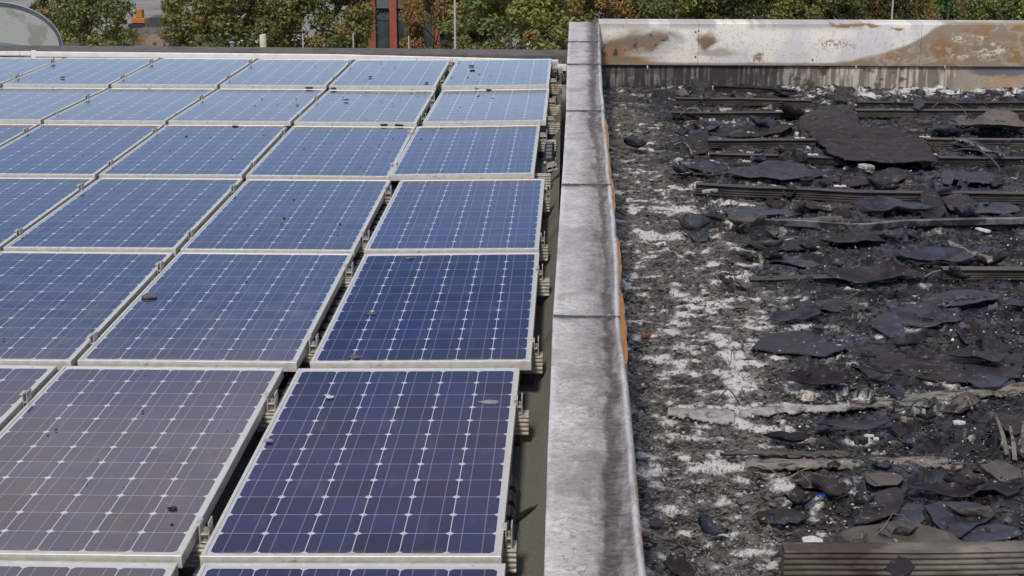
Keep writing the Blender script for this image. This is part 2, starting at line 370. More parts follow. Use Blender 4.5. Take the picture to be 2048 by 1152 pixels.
def burn_h(x, y):
    h = .020*(fbm(x*4, y*4, 4, 21)-.5) + .022*(fbm(x*17, y*17, 4, 31, .6)-.5) + .012*(fbm(x*60, y*52, 3, 35, .6)-.5)
    h += .05*sst(1.33, 1.18, x)*fbm(x*9, y*5, 3, 44) + .05*sst(WY-.45, WY, y)*fbm(x*5, y*5, 3, 47)
    f1, e, idn, g1, e2, id2 = plates(x, y); rz_ = right_zone(x, y)
    h += rz_*((idn-.35)*.040 + (f1-.4)*.030*(idn > .45) - .012*sst(.07, .0, e) + .010*(id2-.5) - .006*sst(.10, 0, e2)) + (1-rz_)*((id2-.5)*.010 - .005*sst(.12, 0, e2))
    h += .035*rz_*(fbm(x*1.6, y*6.5, 3, 251)-.5)
    return h
def ash_mask(u, v, x, y):
    A = np.zeros_like(u)
    for (bu, bv, ru, rv, s) in BLOBS: A = np.maximum(A, s*np.exp(-(((u-bu)/ru)**2+((v-bv)/rv)**2)*.8))
    left = .075*sst(1700, 1380, u) * sst(250, 420, v)
    n = fbm(x*13, y*15, 6, 51, .60)
    return n + A*.74 + left - .08*sst(1650, 1900, u)*(A < .1)
def burn_col(V):
    x, y = V[:, 0], V[:, 1]; u, v = proj(V)
    n = ash_mask(u, v, x, y)
    f1, e, idn, g1, e2, id2 = plates(x, y); rz_ = right_zone(x, y)
    c = np.ones((len(V), 3))*np.array([.020, .019, .021])
    c = mixc(c, (.115, .110, .098), (1-rz_)*sst(.22, .6, fbm(x*24, y*20, 4, 61)))
    c = mixc(c, (.17, .16, .125), (1-rz_)*sst(.42, .62, fbm(x*11, y*11, 4, 71))*sst(.35, .6, fbm(x*50, y*44, 3, 73)))
    pal = np.array([(.014, .013, .015), (.030, .033, .046), (.022, .021, .025), (.050, .046, .044), (.040, .046, .066), (.016, .015, .017)])  # bluish entries put the membrane's sheen into the plate colour
    pc = pal[(idn*5.99).astype(int)]*(.65+.8*id2)[:, None]
    c = c*(1-rz_[:, None]) + pc*rz_[:, None]
    c = mixc(c, (.085, .082, .080), sst(.54, .66, n)*.8)
    c = mixc(c, (.21, .208, .19), sst(.60, .70, n)*(.75+.5*id2*0))
    c = mixc(c, (.58, .575, .55), sst(.69, .77, n))
    bm = np.zeros(len(V))
    for (bu, bv, ru, rv) in ((1470, 262, 110, 16), (1530, 345, 130, 14), (1620, 365, 90, 7), (1960, 365, 80, 12), (1590, 425, 110, 10), (1800, 435, 120, 8), (1690, 690, 150, 22), (1500, 690, 60, 16), (1780, 975, 160, 30), (1850, 500, 150, 12), (1650, 300, 60, 10), (1930, 620, 90, 20)):
        bm = np.maximum(bm, np.exp(-(((u-bu)/ru)**2+((v-bv)/rv)**2)))
    c = mixc(c, (.050, .060, .088), sst(.35, .7, bm + (id2-.5)*.5)*(n < .66)*.85)  # blue patches: sheen of the charred membrane painted as colour
    c = mixc(c, (.007, .007, .008), np.maximum(rz_*sst(.06, .02, e), .8*sst(.09, .03, e2)*(n < .66)))
    c = mixc(c, (.008, .008, .009), sst(.58, .66, fbm(x*34, y*28, 4, 81, .6))*(n < .70))
    return c
bf = gridmesh('burned_roof', 1.12, 6.0, -1.6, WY, BZ, M['burnt'], .0105, burn_h, burn_col)
tag(bf, kind='structure')

# ================================================================== PARAPET BETWEEN THE ROOFS
PZ = .33
pe = [(1152+260, 1066, 1312), (1152, 1090, 1288), (900, 1097, 1264), (760, 1103, 1252), (637, 1107, 1240), (500, 1116, 1234), (372, 1124, 1222), (330, 1127, 1217), (224, 1133, 1208), (130, 1134.5, 1201), (85, 1137, 1200), (42, 1139, 1198)]
py = []; pl = []; pr = []
for v, ul, ur in pe:
    a = on(ul, v, PZ); b = on(ur, v, PZ); py.append((a[1]+b[1])/2); pl.append(a[0]); pr.append(b[0])
py[-1] = WY+.06
py = np.array(py); pl = np.array(pl); pr = np.array(pr)
def edgeL(y): return np.interp(y, py, pl)
def edgeR(y): return np.interp(y, py, pr)
wallp = empty('parapet_wall', (1.05, 2, 0)); tag(wallp, 'low wall under a sooty silver metal cap running between the solar panels and the burned roof', 'parapet')
def rel(o, p): o.matrix_parent_inverse = Matrix.Translation(-Vector(p.location)); return o
mb = MB(); ys = np.linspace(-3.4, WY-.02, 30)
mb.sweep([(0, 0), (1, 0), (1, 1), (0, 1)], [((edgeL(y)+.03, y, BZ-.1), (float(edgeR(y)-edgeL(y)-.055), 0, 0), (0, 0, PZ-.02-BZ+.1)) for y in ys])
rel(mb.build('wall', M['charwall'], wallp), wallp)
JY = [-3.4] + [float(on(1180, v, PZ)[1]) for v in (1280, 637, 372, 224, 130, 85)] + [WY+.05]
sootc_v = [1412, 1152, 900, 760, 640, 450, 300, 250, 180, 125, 60, 40]; sootc_s = [.66, .67, .76, .80, .81, .80, .78, .68, .74, .80, .82, .80]; sootc_w = [.14, .13, .12, .10, .085, .075, .11, .12, .12, .16, .22, .2]
SY = [float(on(1180, v, PZ)[1]) for v in sootc_v]
prof_s = np.concatenate([[-.012, -.012, 0], np.linspace(.02, .985, 46), [1.0, 1.012, 1.03, 1.035]])
for k in range(len(JY)-1):
    y0, y1 = JY[k], JY[k+1]
    n = max(int((y1-y0)/.02), 4); yy = np.linspace(y0+(.0 if k else 0), y1+.012, n)
    Sg, Yg = np.meshgrid(prof_s, yy)
    Lx, Rx = edgeL(Yg), edgeR(Yg)
    wob = .008*(fbm(Yg*2.2, Yg*0+3, 3, 91)-.5)*Sg
    X = Lx + (Rx-Lx)*Sg + wob*1.4
    Z = np.full_like(X, PZ)
    Z += .010*(fbm(X*7, Yg*3, 3, 92)-.5) + .004*(fbm(X*30, Yg*12, 3, 93)-.5)
    c = np.interp(Yg, SY, sootc_s); wd = np.interp(Yg, SY, sootc_w)
    Z += -.008*np.exp(-((Sg-c)/.12)**2) + .012*np.exp(-((Sg-.955)/.035)**2)*(.6+.8*fbm(Yg*3, Yg*0, 3, 94))
    Z += .0025*(Yg-y0)/(y1-y0)*0 + (.0022 if k % 2 else 0)
    Z[:, 0] -= .075; Z[:, 1] -= .004; 
    Z[:, -3] -= .008; Z[:, -2] -= .03; Z[:, -1] -= .085 + .02*fbm(Yg[:, 0]*4, Yg[:, 0]*0, 2, 95)
    V = np.stack([X.ravel(), Yg.ravel(), Z.ravel()], 1)
    i = np.arange(X.size).reshape(X.shape)
    F = np.stack([i[:-1, :-1].ravel(), i[:-1, 1:].ravel(), i[1:, 1:].ravel(), i[1:, :-1].ravel()], 1)
    col = np.zeros((X.size, 3)); Sr = Sg.ravel(); Yr = Yg.ravel(); cr = c.ravel(); wr = wd.ravel()
    nn = fbm(Sr*9, Yr*9, 5, 96, .6); nb = fbm(Sr*4, Yr*8, 5, 97, .65)
    band = np.exp(-(np.abs(Sr-cr+(nn-.5)*.20)/(wr*1.25*(.75+.5*nb)))**2.6)
    near = sst(2.0, -.5, Yr)
    band = np.clip(band*(.80+.35*nb+.15*near), 0, 1)
    band = np.maximum(band, .50*sst(.45, .75, Sr)*sst(.5, .62, nb)*sst(7, 8.5, Yr))
    band = np.maximum(band, .80*sst(.12, .78, Sr)*(.30+1.1*nn)*(.55+.9*fbm(Sr*1.5, Yr*1.3, 3, 317))*sst(8.5, 6, Yr)*sst(1.0, .9, Sr))
    band = np.maximum(band, .50*near*sst(.30, .75, Sr)*sst(.42, .62, nn)*sst(1.0, .9, Sr))
    band = np.maximum(band, .45*np.exp(-((Sr-.5)/.6)**2)*sst(.5, .66, fbm(Sr*2, Yr*3, 3, 99))*.5)
    col[:, 0] = band
    col[:, 1] = .65*sst(.10, .0, Sr)*sst(.3, .6, nn) + .7*np.exp(-((Sr-.955)/.022)**2)*sst(.35, .6, nb)
    jd = np.minimum(np.abs(Yr-y0), np.abs(Yr-y1)); col[:, 2] = .9*sst(.014, .0, jd) + .25*sst(.1, .01, jd)*sst(.4, .6, nn)  # dark joint line plus shading of the lap painted around it
    o = mesh_obj('cap_sheet', V, F, M['cap'], wallp, col=np.clip(col, 0, 1), smooth=True); rel(o, wallp)
    sm = o.modifiers.new('s', 'SOLIDIFY'); sm.thickness = .0015; sm.offset = -1
    mb = MB()
    if k:
        xl, xr = float(edgeL(y0)), float(edgeR(y0))
        st = [((xl+(xr-xl)*t, y0+.004+.003*math.sin(t*9+k), PZ+.004+.003*float(vn(t*8, k, 5))), (0, 1, 0), (0, 0, 1)) for t in np.linspace(-.005, 1.0, 24)]
        mb.sweep([(-.003, -.004), (.003, -.004), (.002, .0045), (-.002, .0045)], st)
        rel(mb.build('seam', M['darkmetal'], wallp), wallp)
        for t in (.13, .84):
            mb = MB(); px = xl+(xr-xl)*t; mb.tube([(px, y0+.02, PZ), (px, y0+.02, PZ+.007), (px, y0+.02, PZ+.010)], [.009, .008, .004], 10)
            rel(mb.build('rivet', M['steel'], wallp), wallp)
# scorched timber showing beside the cap
for (v0, v1, ex) in ((236, 296, 7), (296, 352, 5), (352, 420, 7), (470, 560, 8), (575, 720, 10), (860, 1160, 1.0)):
    ya, yb = on(1230, v0, PZ)[1], on(1230, v1, PZ)[1]; ya, yb = min(ya, yb), max(ya, yb)
    st = []
    for t in np.linspace(0, 1, 14):
        y = ya+(yb-ya)*t; e = ex/700*(.35+.65*math.sin(math.pi*t)**.6)*(.8+.5*float(vn(t*7, v0, 3)))
        st.append(((float(edgeR(y))-.004, y, PZ-.06), (e+.008, 0, 0), (0, 0, .05+.006*float(vn(t*9, 1, v0)))))
    mb = MB().sweep([(0, 0), (1, 0), (1, 1), (0, 1)], st); rel(mb.build('timber_edge', M['timber'], wallp), wallp)

# ================================================================== FAR PARAPET OF THE BURNED ROOF
farw = empty('fire_stained_parapet', (3.4, WY, BZ)); tag(farw, 'far parapet with pale rust stained metal fascia above a streaked black and tan wall', 'parapet')
zt = float(ony(1600, 46, WY)[2]); zb = float(ony(1600, 131, WY)[2])
FX0 = float(edgeR(WY))-.005; FX1 = 9.4
def fascia_col(V):
    x, z = V[:, 0], V[:, 2]; u, v = proj(V)
    w1 = fbm(x*3, z*5, 4, 101)-.5; w2 = fbm(x*3+9, z*5, 4, 103)-.5
    n = fbm(x*6+w1*7, z*11+w2*8, 5, 105, .58); nf = fbm(x*60, z*60, 3, 107)
    c = np.ones((len(V), 3))*np.array([.80, .77, .69]); c = mixc(c, (.66, .65, .64), sst(.4, .65, fbm(x*4, z*4, 3, 109)))
    c = mixc(c, (.36, .34, .33), sst(64, 50, v)*sst(.38, .55, fbm(x*5, z*0, 3, 111))*.8)  # grey shading band along the top edge, painted into the colour
    c = mixc(c, (.40, .38, .35), sst(.56, .60, np.abs(fbm(x*30, z*1.5, 3, 113)-.5)*-2+1.05-.5)*.0)
    tan = (.27, .20, .13); olive = (.29, .235, .165); orange = (.33, .175, .075); dark = (.07, .045, .035)
    def stain(mask, a=olive, bcol=orange, t=.55, dk=.0):
        nonlocal c
        cc = np.ones((len(V), 3))*np.array(a); cc = mixc(cc, bcol, sst(t-.08, t+.06, n)); 
        if dk: cc = mixc(cc, dark, sst(dk, dk+.06, fbm(x*22, z*22, 4, 115)))
        c = c*(1-mask[:, None]) + cc*mask[:, None]
    def el(bu, bv, ru, rv, soft=.45): 
        r = np.sqrt(((u-bu+w1*80+(n-.5)*30)/ru)**2+((v-bv+w2*34+(n-.5)*12)/rv)**2); return sst(1+soft, 1-soft, r)
    stain(el(1232, 98, 52, 32), tan, orange, .5, .57)
    stain(el(1285, 84, 66, 18), (.22, .17, .12), tan, .55, .64)
    stain(np.clip(sst(108, 116, v)*sst(1330, 1270, u), 0, 1), tan, orange, .52)
    c = mixc(c, (.62, .6, .56), el(1333, 88, 16, 11)*.8)
    stain(el(1412, 86, 22, 16), (.2, .15, .10), orange, .58)
    stain(el(1435, 108, 40, 8)*.6, olive, tan)
    stain(el(1522, 113, 11, 4), olive, olive)
    stain(el(1712, 56, 46, 4.2, .15), orange, tan, .55); stain(el(1795, 60, 18, 2, .2), orange, tan)
    stain(el(1665, 96, 34, 9)*sst(.5, .6, nf)*.9, tan, tan)
    stain(sst(124.0, 127.5, v+w1*8)*.8, olive, orange, .5)
    bnd = np.interp(u, [1500, 1640, 1700, 1750, 1800, 1845, 1862, 1885, 1905], [133, 128, 121, 110, 97, 77, 62, 48, 40])
    m = sst(-4.0, 4.0, v-bnd+w1*16)
    stain(m, olive, (.30, .19, .095), .54)
    sw = fbm(x*7+w1*10+z*3, z*14+w2*12, 4, 121); ctr = np.exp(-(((u-1950)/75)**2+((v-95)/28)**2)) + .8*np.exp(-(((u-1810)/50)**2+((v-115)/8)**2))
    c = mixc(c, (.66, .62, .55), m*sst(.46, .60, np.abs(sw-.5)*-4+.66)*sst(.22, .6, ctr)*sst(.40, .5, fbm(x*4, z*9, 3, 128))*.95)
    c = mixc(c, (.33, .15, .06), .7*m*sst(.52, .66, fbm(x*9+w1*8, z*12, 4, 123))*sst(.3, .8, np.exp(-(((u-1900)/80)**2+((v-105)/22)**2))))
    c = mixc(c, (.55, .52, .46), m*sst(.62, .7, sw)*.35)
    c = mixc(c, (.22, .17, .12), sst(.68, .76, fbm(x*60, z*60, 3, 125))*.35)
    c = mixc(c, (.30, .29, .275), sst(.02, .0, np.abs(fbm(x*14, z*4, 4, 127)-.5))*.30)
    return c
XS = [FX0] + [float(ony(q, 60, WY)[0]) for q in (1397, 1842)] + [6.9, FX1]
for a, b in zip(XS[:-1], XS[1:]):
    nx = int((b-a)/.008); nz = 46
    X, Zr = np.meshgrid(np.linspace(a+.0012, b-.0012, nx), np.linspace(0, 1, nz))
    Z = zb + (zt-zb)*Zr; Y = WY - .028 + .006*(fbm(X*3, Z*4, 3, 131)-.5) - .006*np.sin(Zr*3.1)
    # folded drip edge and cap return
    V = np.stack([X, Y, Z], -1)
    lo = V[0:1].copy(); lo[..., 1] += .02; top1 = V[-1:].copy(); top1[..., 1] += .06; top1[..., 2] += .002; top2 = V[-1:].copy(); top2[..., 1] += .30
    V = np.concatenate([lo, V, top1, top2]); sh = V.shape; V = V.reshape(-1, 3)
    i = np.arange(sh[0]*sh[1]).reshape(sh[:2]); F = np.stack([i[:-1, :-1].ravel(), i[:-1, 1:].ravel(), i[1:, 1:].ravel(), i[1:, :-1].ravel()], 1)
    rel(mesh_obj('fascia_sheet', V, F, M['fascia'], farw, col=fascia_col(V), smooth=True), farw)
def up_col(V):
    x, z = V[:, 0], V[:, 2]; u, v = proj(V)
    st = fbm(x*45, z*2.5+3, 4, 141, .6); n = fbm(x*10, z*12, 5, 143, .6)
    c = np.ones((len(V), 3))*np.array([.042, .040, .040]); c = mixc(c, (.22, .21, .20), sst(.48, .66, st)*(.35+.65*sst(.42, .6, n)))
    t = sst(1500, 1680, u+(n-.5)*120)
    c2 = np.ones((len(V), 3))*np.array([.18, .155, .125]); c2 = mixc(c2, (.46, .43, .38), sst(.46, .62, st)); c2 = mixc(c2, (.08, .07, .06), sst(.60, .7, n))
    c = c*(1-t[:, None]) + c2*t[:, None]
    t = sst(1880, 1950, u+(n-.5)*100); c3 = np.ones((len(V), 3))*np.array([.36, .265, .165]); c3 = mixc(c3, (.30, .27, .23), sst(.5, .62, n))
    c = c*(1-t[:, None]) + c3*t[:, None]
    c = mixc(c, (.12, .125, .145), sst(1930, 1955, u)*sst(155, 148, v+(n-.5)*24)*.9)
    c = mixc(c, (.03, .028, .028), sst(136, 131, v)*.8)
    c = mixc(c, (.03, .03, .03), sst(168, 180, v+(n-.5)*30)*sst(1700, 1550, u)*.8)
    return c
nx = 700; nz = 40
X, Z = np.meshgrid(np.linspace(FX0-.05, FX1, nx), np.linspace(BZ-.02, zb+.03, nz)); V = np.stack([X.ravel(), (WY+.012*(fbm(X*5, Z*8, 3, 151)-.5)).ravel(), Z.ravel()], 1)
i = np.arange(nx*nz).reshape(nz, nx); F = np.stack([i[:-1, :-1].ravel(), i[:-1, 1:].ravel(), i[1:, 1:].ravel(), i[1:, :-1].ravel()], 1)
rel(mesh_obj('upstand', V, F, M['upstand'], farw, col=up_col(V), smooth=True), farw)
rel(MB().box(FX0-.05, FX1, WY+.03, WY+.29, BZ-.3, zt-.012).build('core', M['charwall'], farw), farw)
for (u, v) in ((1391, 64), (1391, 114), (1508, 121), (1625, 120), (1397, 62)):
    p = ony(u, v, WY-.03); mb = MB().tube([(p[0], p[1], p[2]), (p[0], p[1]-.004, p[2])], [.010, .008], 10); rel(mb.build('rivet', M['darkmetal'], farw), farw)
for (u, s) in ((1295, 1), (1712, .8), (1890, .8)):
    p = ony(u, 133, WY-.03); mb = MB().tube([(p[0], p[1], p[2]+.01), (p[0], p[1]-.003, p[2]-.006*s), (p[0], p[1]-.002, p[2]-.022*s)], [.004, .007*s, .004*s], 8); rel(mb.build('melted_drip', M['whitechip'], farw), farw)

# ---- dark curb at the far edge of the array roof
a = ony(90, 101, 9.98); b = ony(1137, 110, 9.98)
mb = MB().sweep([(0, -.16), (.34, -.16), (.34, 0), (0, 0)], [((-14, 9.98, a[2]+.004), (0, 1, 0), (0, 0, 1)), ((a[0], 9.98, a[2]), (0, 1, 0), (0, 0, 1)), ((float(edgeL(10))+.02, 9.98, b[2]), (0, 1, 0), (0, 0, 1))])
tag(mb.build('roof_edge_curb', M['curb'], bevel=.008), 'dark felt covered curb along the far edge of the solar panel roof', 'curb')

# ================================================================== SOLAR ARRAY
PW, PL, PH = .805, 1.585, .036
def make_panel(pv):
    root = empty('solar_panel')
    bw = .011
    mb = MB()
    # frame ring: outer walls with a lip, mitred corners
    def ring(off, z): return [(off, off, z), (PW-off, off, z), (PW-off, PL-off, z), (off, PL-off, z)]
    rings = [ring(0, -PH), ring(0, -.0015), ring(.0015, 0), ring(bw, 0), ring(bw+.0008, -.0028), ring(bw+.0008, -.0065)]
    vs = [p for r in rings for p in r]; fs = []
    for k in range(len(rings)-1):
        for q in range(4): fs.append((k*4+q, k*4+(q+1) % 4, (k+1)*4+(q+1) % 4, (k+1)*4+q))
    mb.add(vs, fs)
    mb.add([p for r in (ring(0, -PH), ring(.025, -PH)) for p in r], [(0, 4, 5, 1), (1, 5, 6, 2), (2, 6, 7, 3), (3, 7, 4, 0)])
    mb.add([(0.0, -.0006, -.012), (PW, -.0006, -.012), (PW, -.0006, -.0135), (0, -.0006, -.0135)], [(0, 1, 2, 3)])
    mb.build('frame', M['alu'], root)
    gl = mesh_obj('cell_glass', [(bw, bw, -.003), (PW-bw, bw, -.003), (PW-bw, PL-bw, -.003), (bw, PL-bw, -.003)], [(0, 1, 2, 3)], pv, root)
    bs = mesh_obj('back_sheet', [(bw, bw, -.0085), (PW-bw, bw, -.0085), (PW-bw, PL-bw, -.0085), (bw, PL-bw, -.0085)], [(0, 3, 2, 1)], M['white_rail'], root)
    return root
protoA = make_panel(M['pv']); protoB = make_panel(M['pv_new']); protoC = make_panel(M['pv_mid'])
used = {id(protoA): False, id(protoB): False, id(protoC): False}
def place_copy(proto, key):
    if not used[id(proto)]:
        used[id(proto)] = True; return proto
    r = proto.copy(); COL.objects.link(r)
    for ch in proto.children:
        c = ch.copy(); COL.objects.link(c); c.parent = r; c.matrix_parent_inverse = ch.matrix_parent_inverse.copy()
    return r
ROWY = [-1.593, .012, 1.617, 3.222, 4.827, 6.432, 8.037]     # near edges (rows 0..6)
NEARZ = [.152, .150, .148, .148, .151, .168, .155]           # height of near and far edge
FARZ = [.144, .137, .137, .135, .145, .128, .132]
C1R = [.803, .797, .842, .843, .790, .836, .838]
C1Y = [-1.590, .018, 1.625, 3.232, 4.838, 6.440, 8.042]
ROWDX = [-.05, -.045, 0, .004, -.006, 0, 0]
NC = [3, 4, 4, 5, 6, 6, 7]
ordn = ['cut off by the bottom edge', 'first full row', 'second full row', 'third full row', 'fourth full row', 'fifth full row', 'farthest row']
cn = ['beside the parapet', 'second from the parapet', 'third from the parapet', 'fourth from the parapet', 'fifth from the parapet', 'sixth from the parapet', 'seventh from the parapet']
for r in range(7):
    for c in range(1, NC[r]+1):
        pr_ = protoB if c == 1 and r < 3 else protoC if c == 1 and r < 5 else protoA
        o = place_copy(pr_, None)
        yj = C1Y[r] if c == 1 else ROWY[r] + random.uniform(-.004, .004) + .002*c
        x0 = (C1R[r]-PW) if c == 1 else -(c-1)*.828+.0115+ROWDX[r]
        zn, zf = NEARZ[r], FARZ[r]
        if c == 1: zn += (.001, .001, .002, .002, .010, .002, .002)[r]
        tilt = math.atan2(zf-zn, PL)
        o.location = (x0, yj, zn + random.uniform(-.0015, .0015)); o.rotation_euler = (tilt + R(random.uniform(-.12, .12)), R(random.uniform(-.15, .15)) - (R(1.05) if c == 1 else 0), R(random.uniform(-.1, .1)) - (R(.25) if c == 1 else 0))
        look = 'deep blue' if c == 1 and r < 3 else ('grey sheened' if r < 2 else 'light blue sheened' if r > 3 else 'blue')
        tag(o, '%s solar panel %s, %s' % (look, cn[c-1], ordn[r]), 'solar panel', 'solar panels in the array')

# rails with ribbed faces, carrying the clamps
def ribprof(w=.05, h=.048, ribs=4, d=.004):
    p = [(0, 0), (w, 0)]
    n = ribs*4
    for i in range(1, n): p.append((w-(d if (i % 4) in (2, 3) else 0), h*i/n))
    p += [(w, h)]
    for i in range(1, ribs*2): p.append((w-w*i/(ribs*2), h-(d*.8 if i % 2 else 0)))
    p += [(0, h)]
    for i in range(n-1, 0, -1): p.append(((d if (i % 4) in (2, 3) else 0), h*i/n))
    return p
def clamp(parent, x, y, z, wx=.022, tilt=0, name='clamp'):
    mb = MB(); e = wx/2
    Mx = Matrix.Translation((x, y, z)) @ Matrix.Rotation(tilt, 4, 'Y')
    mb.box(-e, -e+.004, -.024, .024, 0, .062, Mx); mb.box(e-.004, e, -.024, .024, 0, .070, Mx)
    mb.box(-e+.0041, e-.0041, -.022, .022, .030, .035, Mx); mb.box(-e-.010, -e-.0001, -.022, .022, .058, .062, Mx)
    mb.box(-e+.0042, e-.0042, -.021, .021, .006, .010, Mx)
    if wx > .03: mb.box(-.002, .002, -.0235, .0235, .0105, .0295, Mx); mb.box(-e+.008, e-.008, -.020, -.016, .0355, .058, Mx)
    o = mb.build(name, M['clamp'], parent, bevel=.0008); o.matrix_parent_inverse = Matrix.Translation(-Vector(parent.location))
    b = MB(); b.tube([Mx@Vector((0, 0, .012)), Mx@Vector((0, 0, .046))], .0038, 8); b.tube([Mx@Vector((0, 0, .0352)), Mx@Vector((0, 0, .042))], .0075, 6)
    bo = b.build('bolt', M['steel'], o)
    return o
RY = []   # (y, right end x, row, wide)
ends = {1: [(.20, .832), (1.235, .842)], 2: [(1.866, .880), (2.90, .895)], 3: [(3.49, .882), (4.49, .880)], 4: [(5.11, .878), (6.14, .905)], 5: [(6.74, .925), (7.47, .925)], 6: [(8.41, .938), (9.30, .938)], 0: [(-.62, .84)]}
for r, lst in ends.items():
    for q, (yy, xe) in enumerate(lst):
        root = empty('mounting_rail', (xe, yy, .06))
        where = {0: 'nearest cut off row', 1: 'first full row', 2: 'second full row', 3: 'third full row', 4: 'fourth full row', 5: 'fifth full row', 6: 'farthest row'}[r]
        tag(root, 'aluminium rail end under the %s part of the %s by the parapet' % (('near', 'far')[q], where), 'mounting rail', 'rails under the solar panels')
        pr2 = ribprof(.075, .062, 4, .005)
        mb = MB().sweep(pr2, [((x, yy-.0375, .046), (0, 1, 0), (0, 0, 1)) for x in (-(NC[r]-1)*.828, xe)])
        o = mb.build('profile', M['alu_dirty'], root); o.matrix_parent_inverse = Matrix.Translation(-Vector(root.location))
        for cc in range(1, min(NC[r], 6)):
            gx = (C1R[r]-PW + -.0115+ROWDX[r])/2 if cc == 1 else -(cc-1)*.828+ROWDX[r]
            clamp(root, gx, yy+random.uniform(-.01, .01), .104, .030 if cc == 1 else .018)
        if not (r == 4 and q == 0): clamp(root, C1R[r]+(.014 if r < 4 and not (r == 3 and q) else .030), yy+.005, .104, .020 if r < 4 else .052, name='end_clamp')
        # rubber foot
        for fx in (xe-.12, -.9, -1.7):
            f = MB().box(fx, fx+.09, yy-.05, yy+.05, .006, .0455).build('rubber_foot', M['black_plastic'], root); f.matrix_parent_inverse = Matrix.Translation(-Vector(root.location))
# the loose twisted clamp
root = empty('loose_clamp', (.893, 5.14, .10)); clamp(root, .893, 5.19, .112, .062, R(-14)); tag(root, 'loose silver clamp bracket twisted outwards beside the fourth row', 'clamp')

# segmented black cable ducts
def duct(name, x, y0, y1, z, wd, label):
    mb = MB(); y = y0; k = 0
    while y < y1:
        L1 = .085
        prof = [(-wd/2, 0), (wd/2, 0), (wd/2, .035), (wd/2-.012, .052), (-wd/2+.012, .052), (-wd/2, .035)]
        mb.sweep(prof, [((x+.004*math.sin(y*3), y, z), (1, 0, 0), (0, 0, 1)), ((x+.004*math.sin(y*3), y+L1, z-.002), (1, 0, 0), (0, 0, 1))])
        pr3 = [(a*.82, b*.8) for a, b in prof]
        mb.sweep(pr3, [((x, y+L1+.0001, z+.002), (1, 0, 0), (0, 0, 1)), ((x, y+L1+.0249, z+.002), (1, 0, 0), (0, 0, 1))])
        y += .11
    o = mb.build(name, M['black_plastic'], bevel=.003); tag(o, label, 'cable duct'); return o
duct('cable_duct', -.015, -.5, 6.0, .03, .07, 'segmented black cable duct under the wide gap beside the panels along the parapet')
duct('cable_duct', .868, 5.50, 6.00, .075, .06, 'short segmented black cable duct standing out beside the fourth row by the parapet')
duct('cable_duct', .875, 8.98, 9.2, .075, .055, 'small black cable duct piece beside the farthest panel by the parapet')
duct('cable_duct', .790, .35, .75, .03, .05, 'black cable duct tucked under the near right edge of the first full row')
duct('cable_duct', .880, 7.62, 7.75, .07, .05, 'small black duct piece between clamps beside the fifth row')
# white coated beam at the far end
a = on(0, 111, .13); b = on(905, 120, .13)
mb = MB().sweep([(0, 0), (.03, 0), (.03, .042), (.006, .046), (0, .042)], [((-5.2, 9.83, .118), (0, 1, 0), (0, 0, 1)), ((-1.0, 9.74, .110), (0, 1, 0), (0, 0, 1)), ((.90, 9.72, .075), (0, 1, 0), (0, 0, 1))])
tag(mb.build('edge_beam', M['white_rail'], bevel=.002), 'long white beam closing the far edge of the solar array', 'beam')
mb = MB().box(.84, .97, 9.56, 9.62, .05, .10)
for k in range(3): mb.box(.855+k*.035, .868+k*.035, 9.553, 9.5599, .062, .088)
tag(mb.build('white_bracket', M['white_rail'], bevel=.002), 'short white slotted bracket between the farthest panel and the parapet', 'bracket')
p = on(60, 112, .13); mb = MB().box(p[0]-.01, p[0]+.03, 9.795, 9.825, .10, .168); mb.box(p[0]-1.2, p[0]-.0101, 9.79, 9.82, .125, .160)
tag(mb.build('beam_joint', M['white_rail'], bevel=.002), 'raised white beam end with grey joint at the left of the far edge', 'beam')

# tar seams across the membrane strip
for (pts, ww) in (([(1025, 1045), (1045, 1030), (1062, 1018), (1085, 1006)], .012), ([(1082, 704), (1092, 696), (1105, 684)], .008), ([(1086, 518), (1096, 508), (1110, 496)], .008), ([(1098, 372), (1108, 362), (1118, 352)], .008), ([(1108, 262), (1120, 246), (1130, 232)], .006)):
    mb = MB(); P = []
    for u, v in pts:
        z = .01
        for _ in range(12):
            q = on(u, v, z); z = .6*z + .4*(.006 + .012*float(fbm(q[0]*1.2, q[1]*1.2, 3, 4)) + .10*float(sst(.86, .945, q[0]))**2)
        P.append(Vector((q[0], q[1], z)))
    mb.tube(P, [ww*.6, ww*.9, ww*.55] + [ww*.3]*(len(P)-3), 7)
    tag(mb.build('tar_seam', M['tar']), 'black tar seam on the grey felt strip beside the %s row' % {1045: 'first full', 704: 'second full', 518: 'third full', 372: 'fourth full', 262: 'fifth full'}[pts[0][1]], 'tar seam', 'tar seams on the felt strip')

# ---- flakes lying on the panels
def flake(name, u, v, size, mat, zf=.168, thick=.15, aspect=1.0, pts=None, seed=0):
    rn = random.Random(seed*131+int(u)*7+int(v)); p = on(u, v, zf)
    # height of the panel surface there
    for r in range(6, -1, -1):
        if p[1] >= ROWY[r]-.005: t = (p[1]-ROWY[r])/PL; z = NEARZ[r]*(1-t)+FARZ[r]*t; break
    else: z = .15
    p = on(u, v, z+.001)
    n = rn.choice((5, 6, 7)); a0 = rn.random()*6.28; vs = []; rr = [size/2*rn.uniform(.6, 1.1) for _ in range(n)]
    h = size*thick
    for lv, sc in ((0, .9), (h*.6, 1), (h, .7)):
        for k in range(n):
            a = a0+2*math.pi*k/n; vs.append((rr[k]*sc*math.cos(a)*aspect, rr[k]*sc*math.sin(a)/aspect**.5, lv+(rn.uniform(0, h*.5) if lv else 0)))
    fs = [[k for k in range(n)][::-1], [2*n+k for k in range(n)]]
    for l in range(2):
        for k in range(n): fs.append([l*n+k, l*n+(k+1) % n, (l+1)*n+(k+1) % n, (l+1)*n+k])
    o = mesh_obj(name, vs, fs, mat); o.location = (p[0], p[1], z); return o
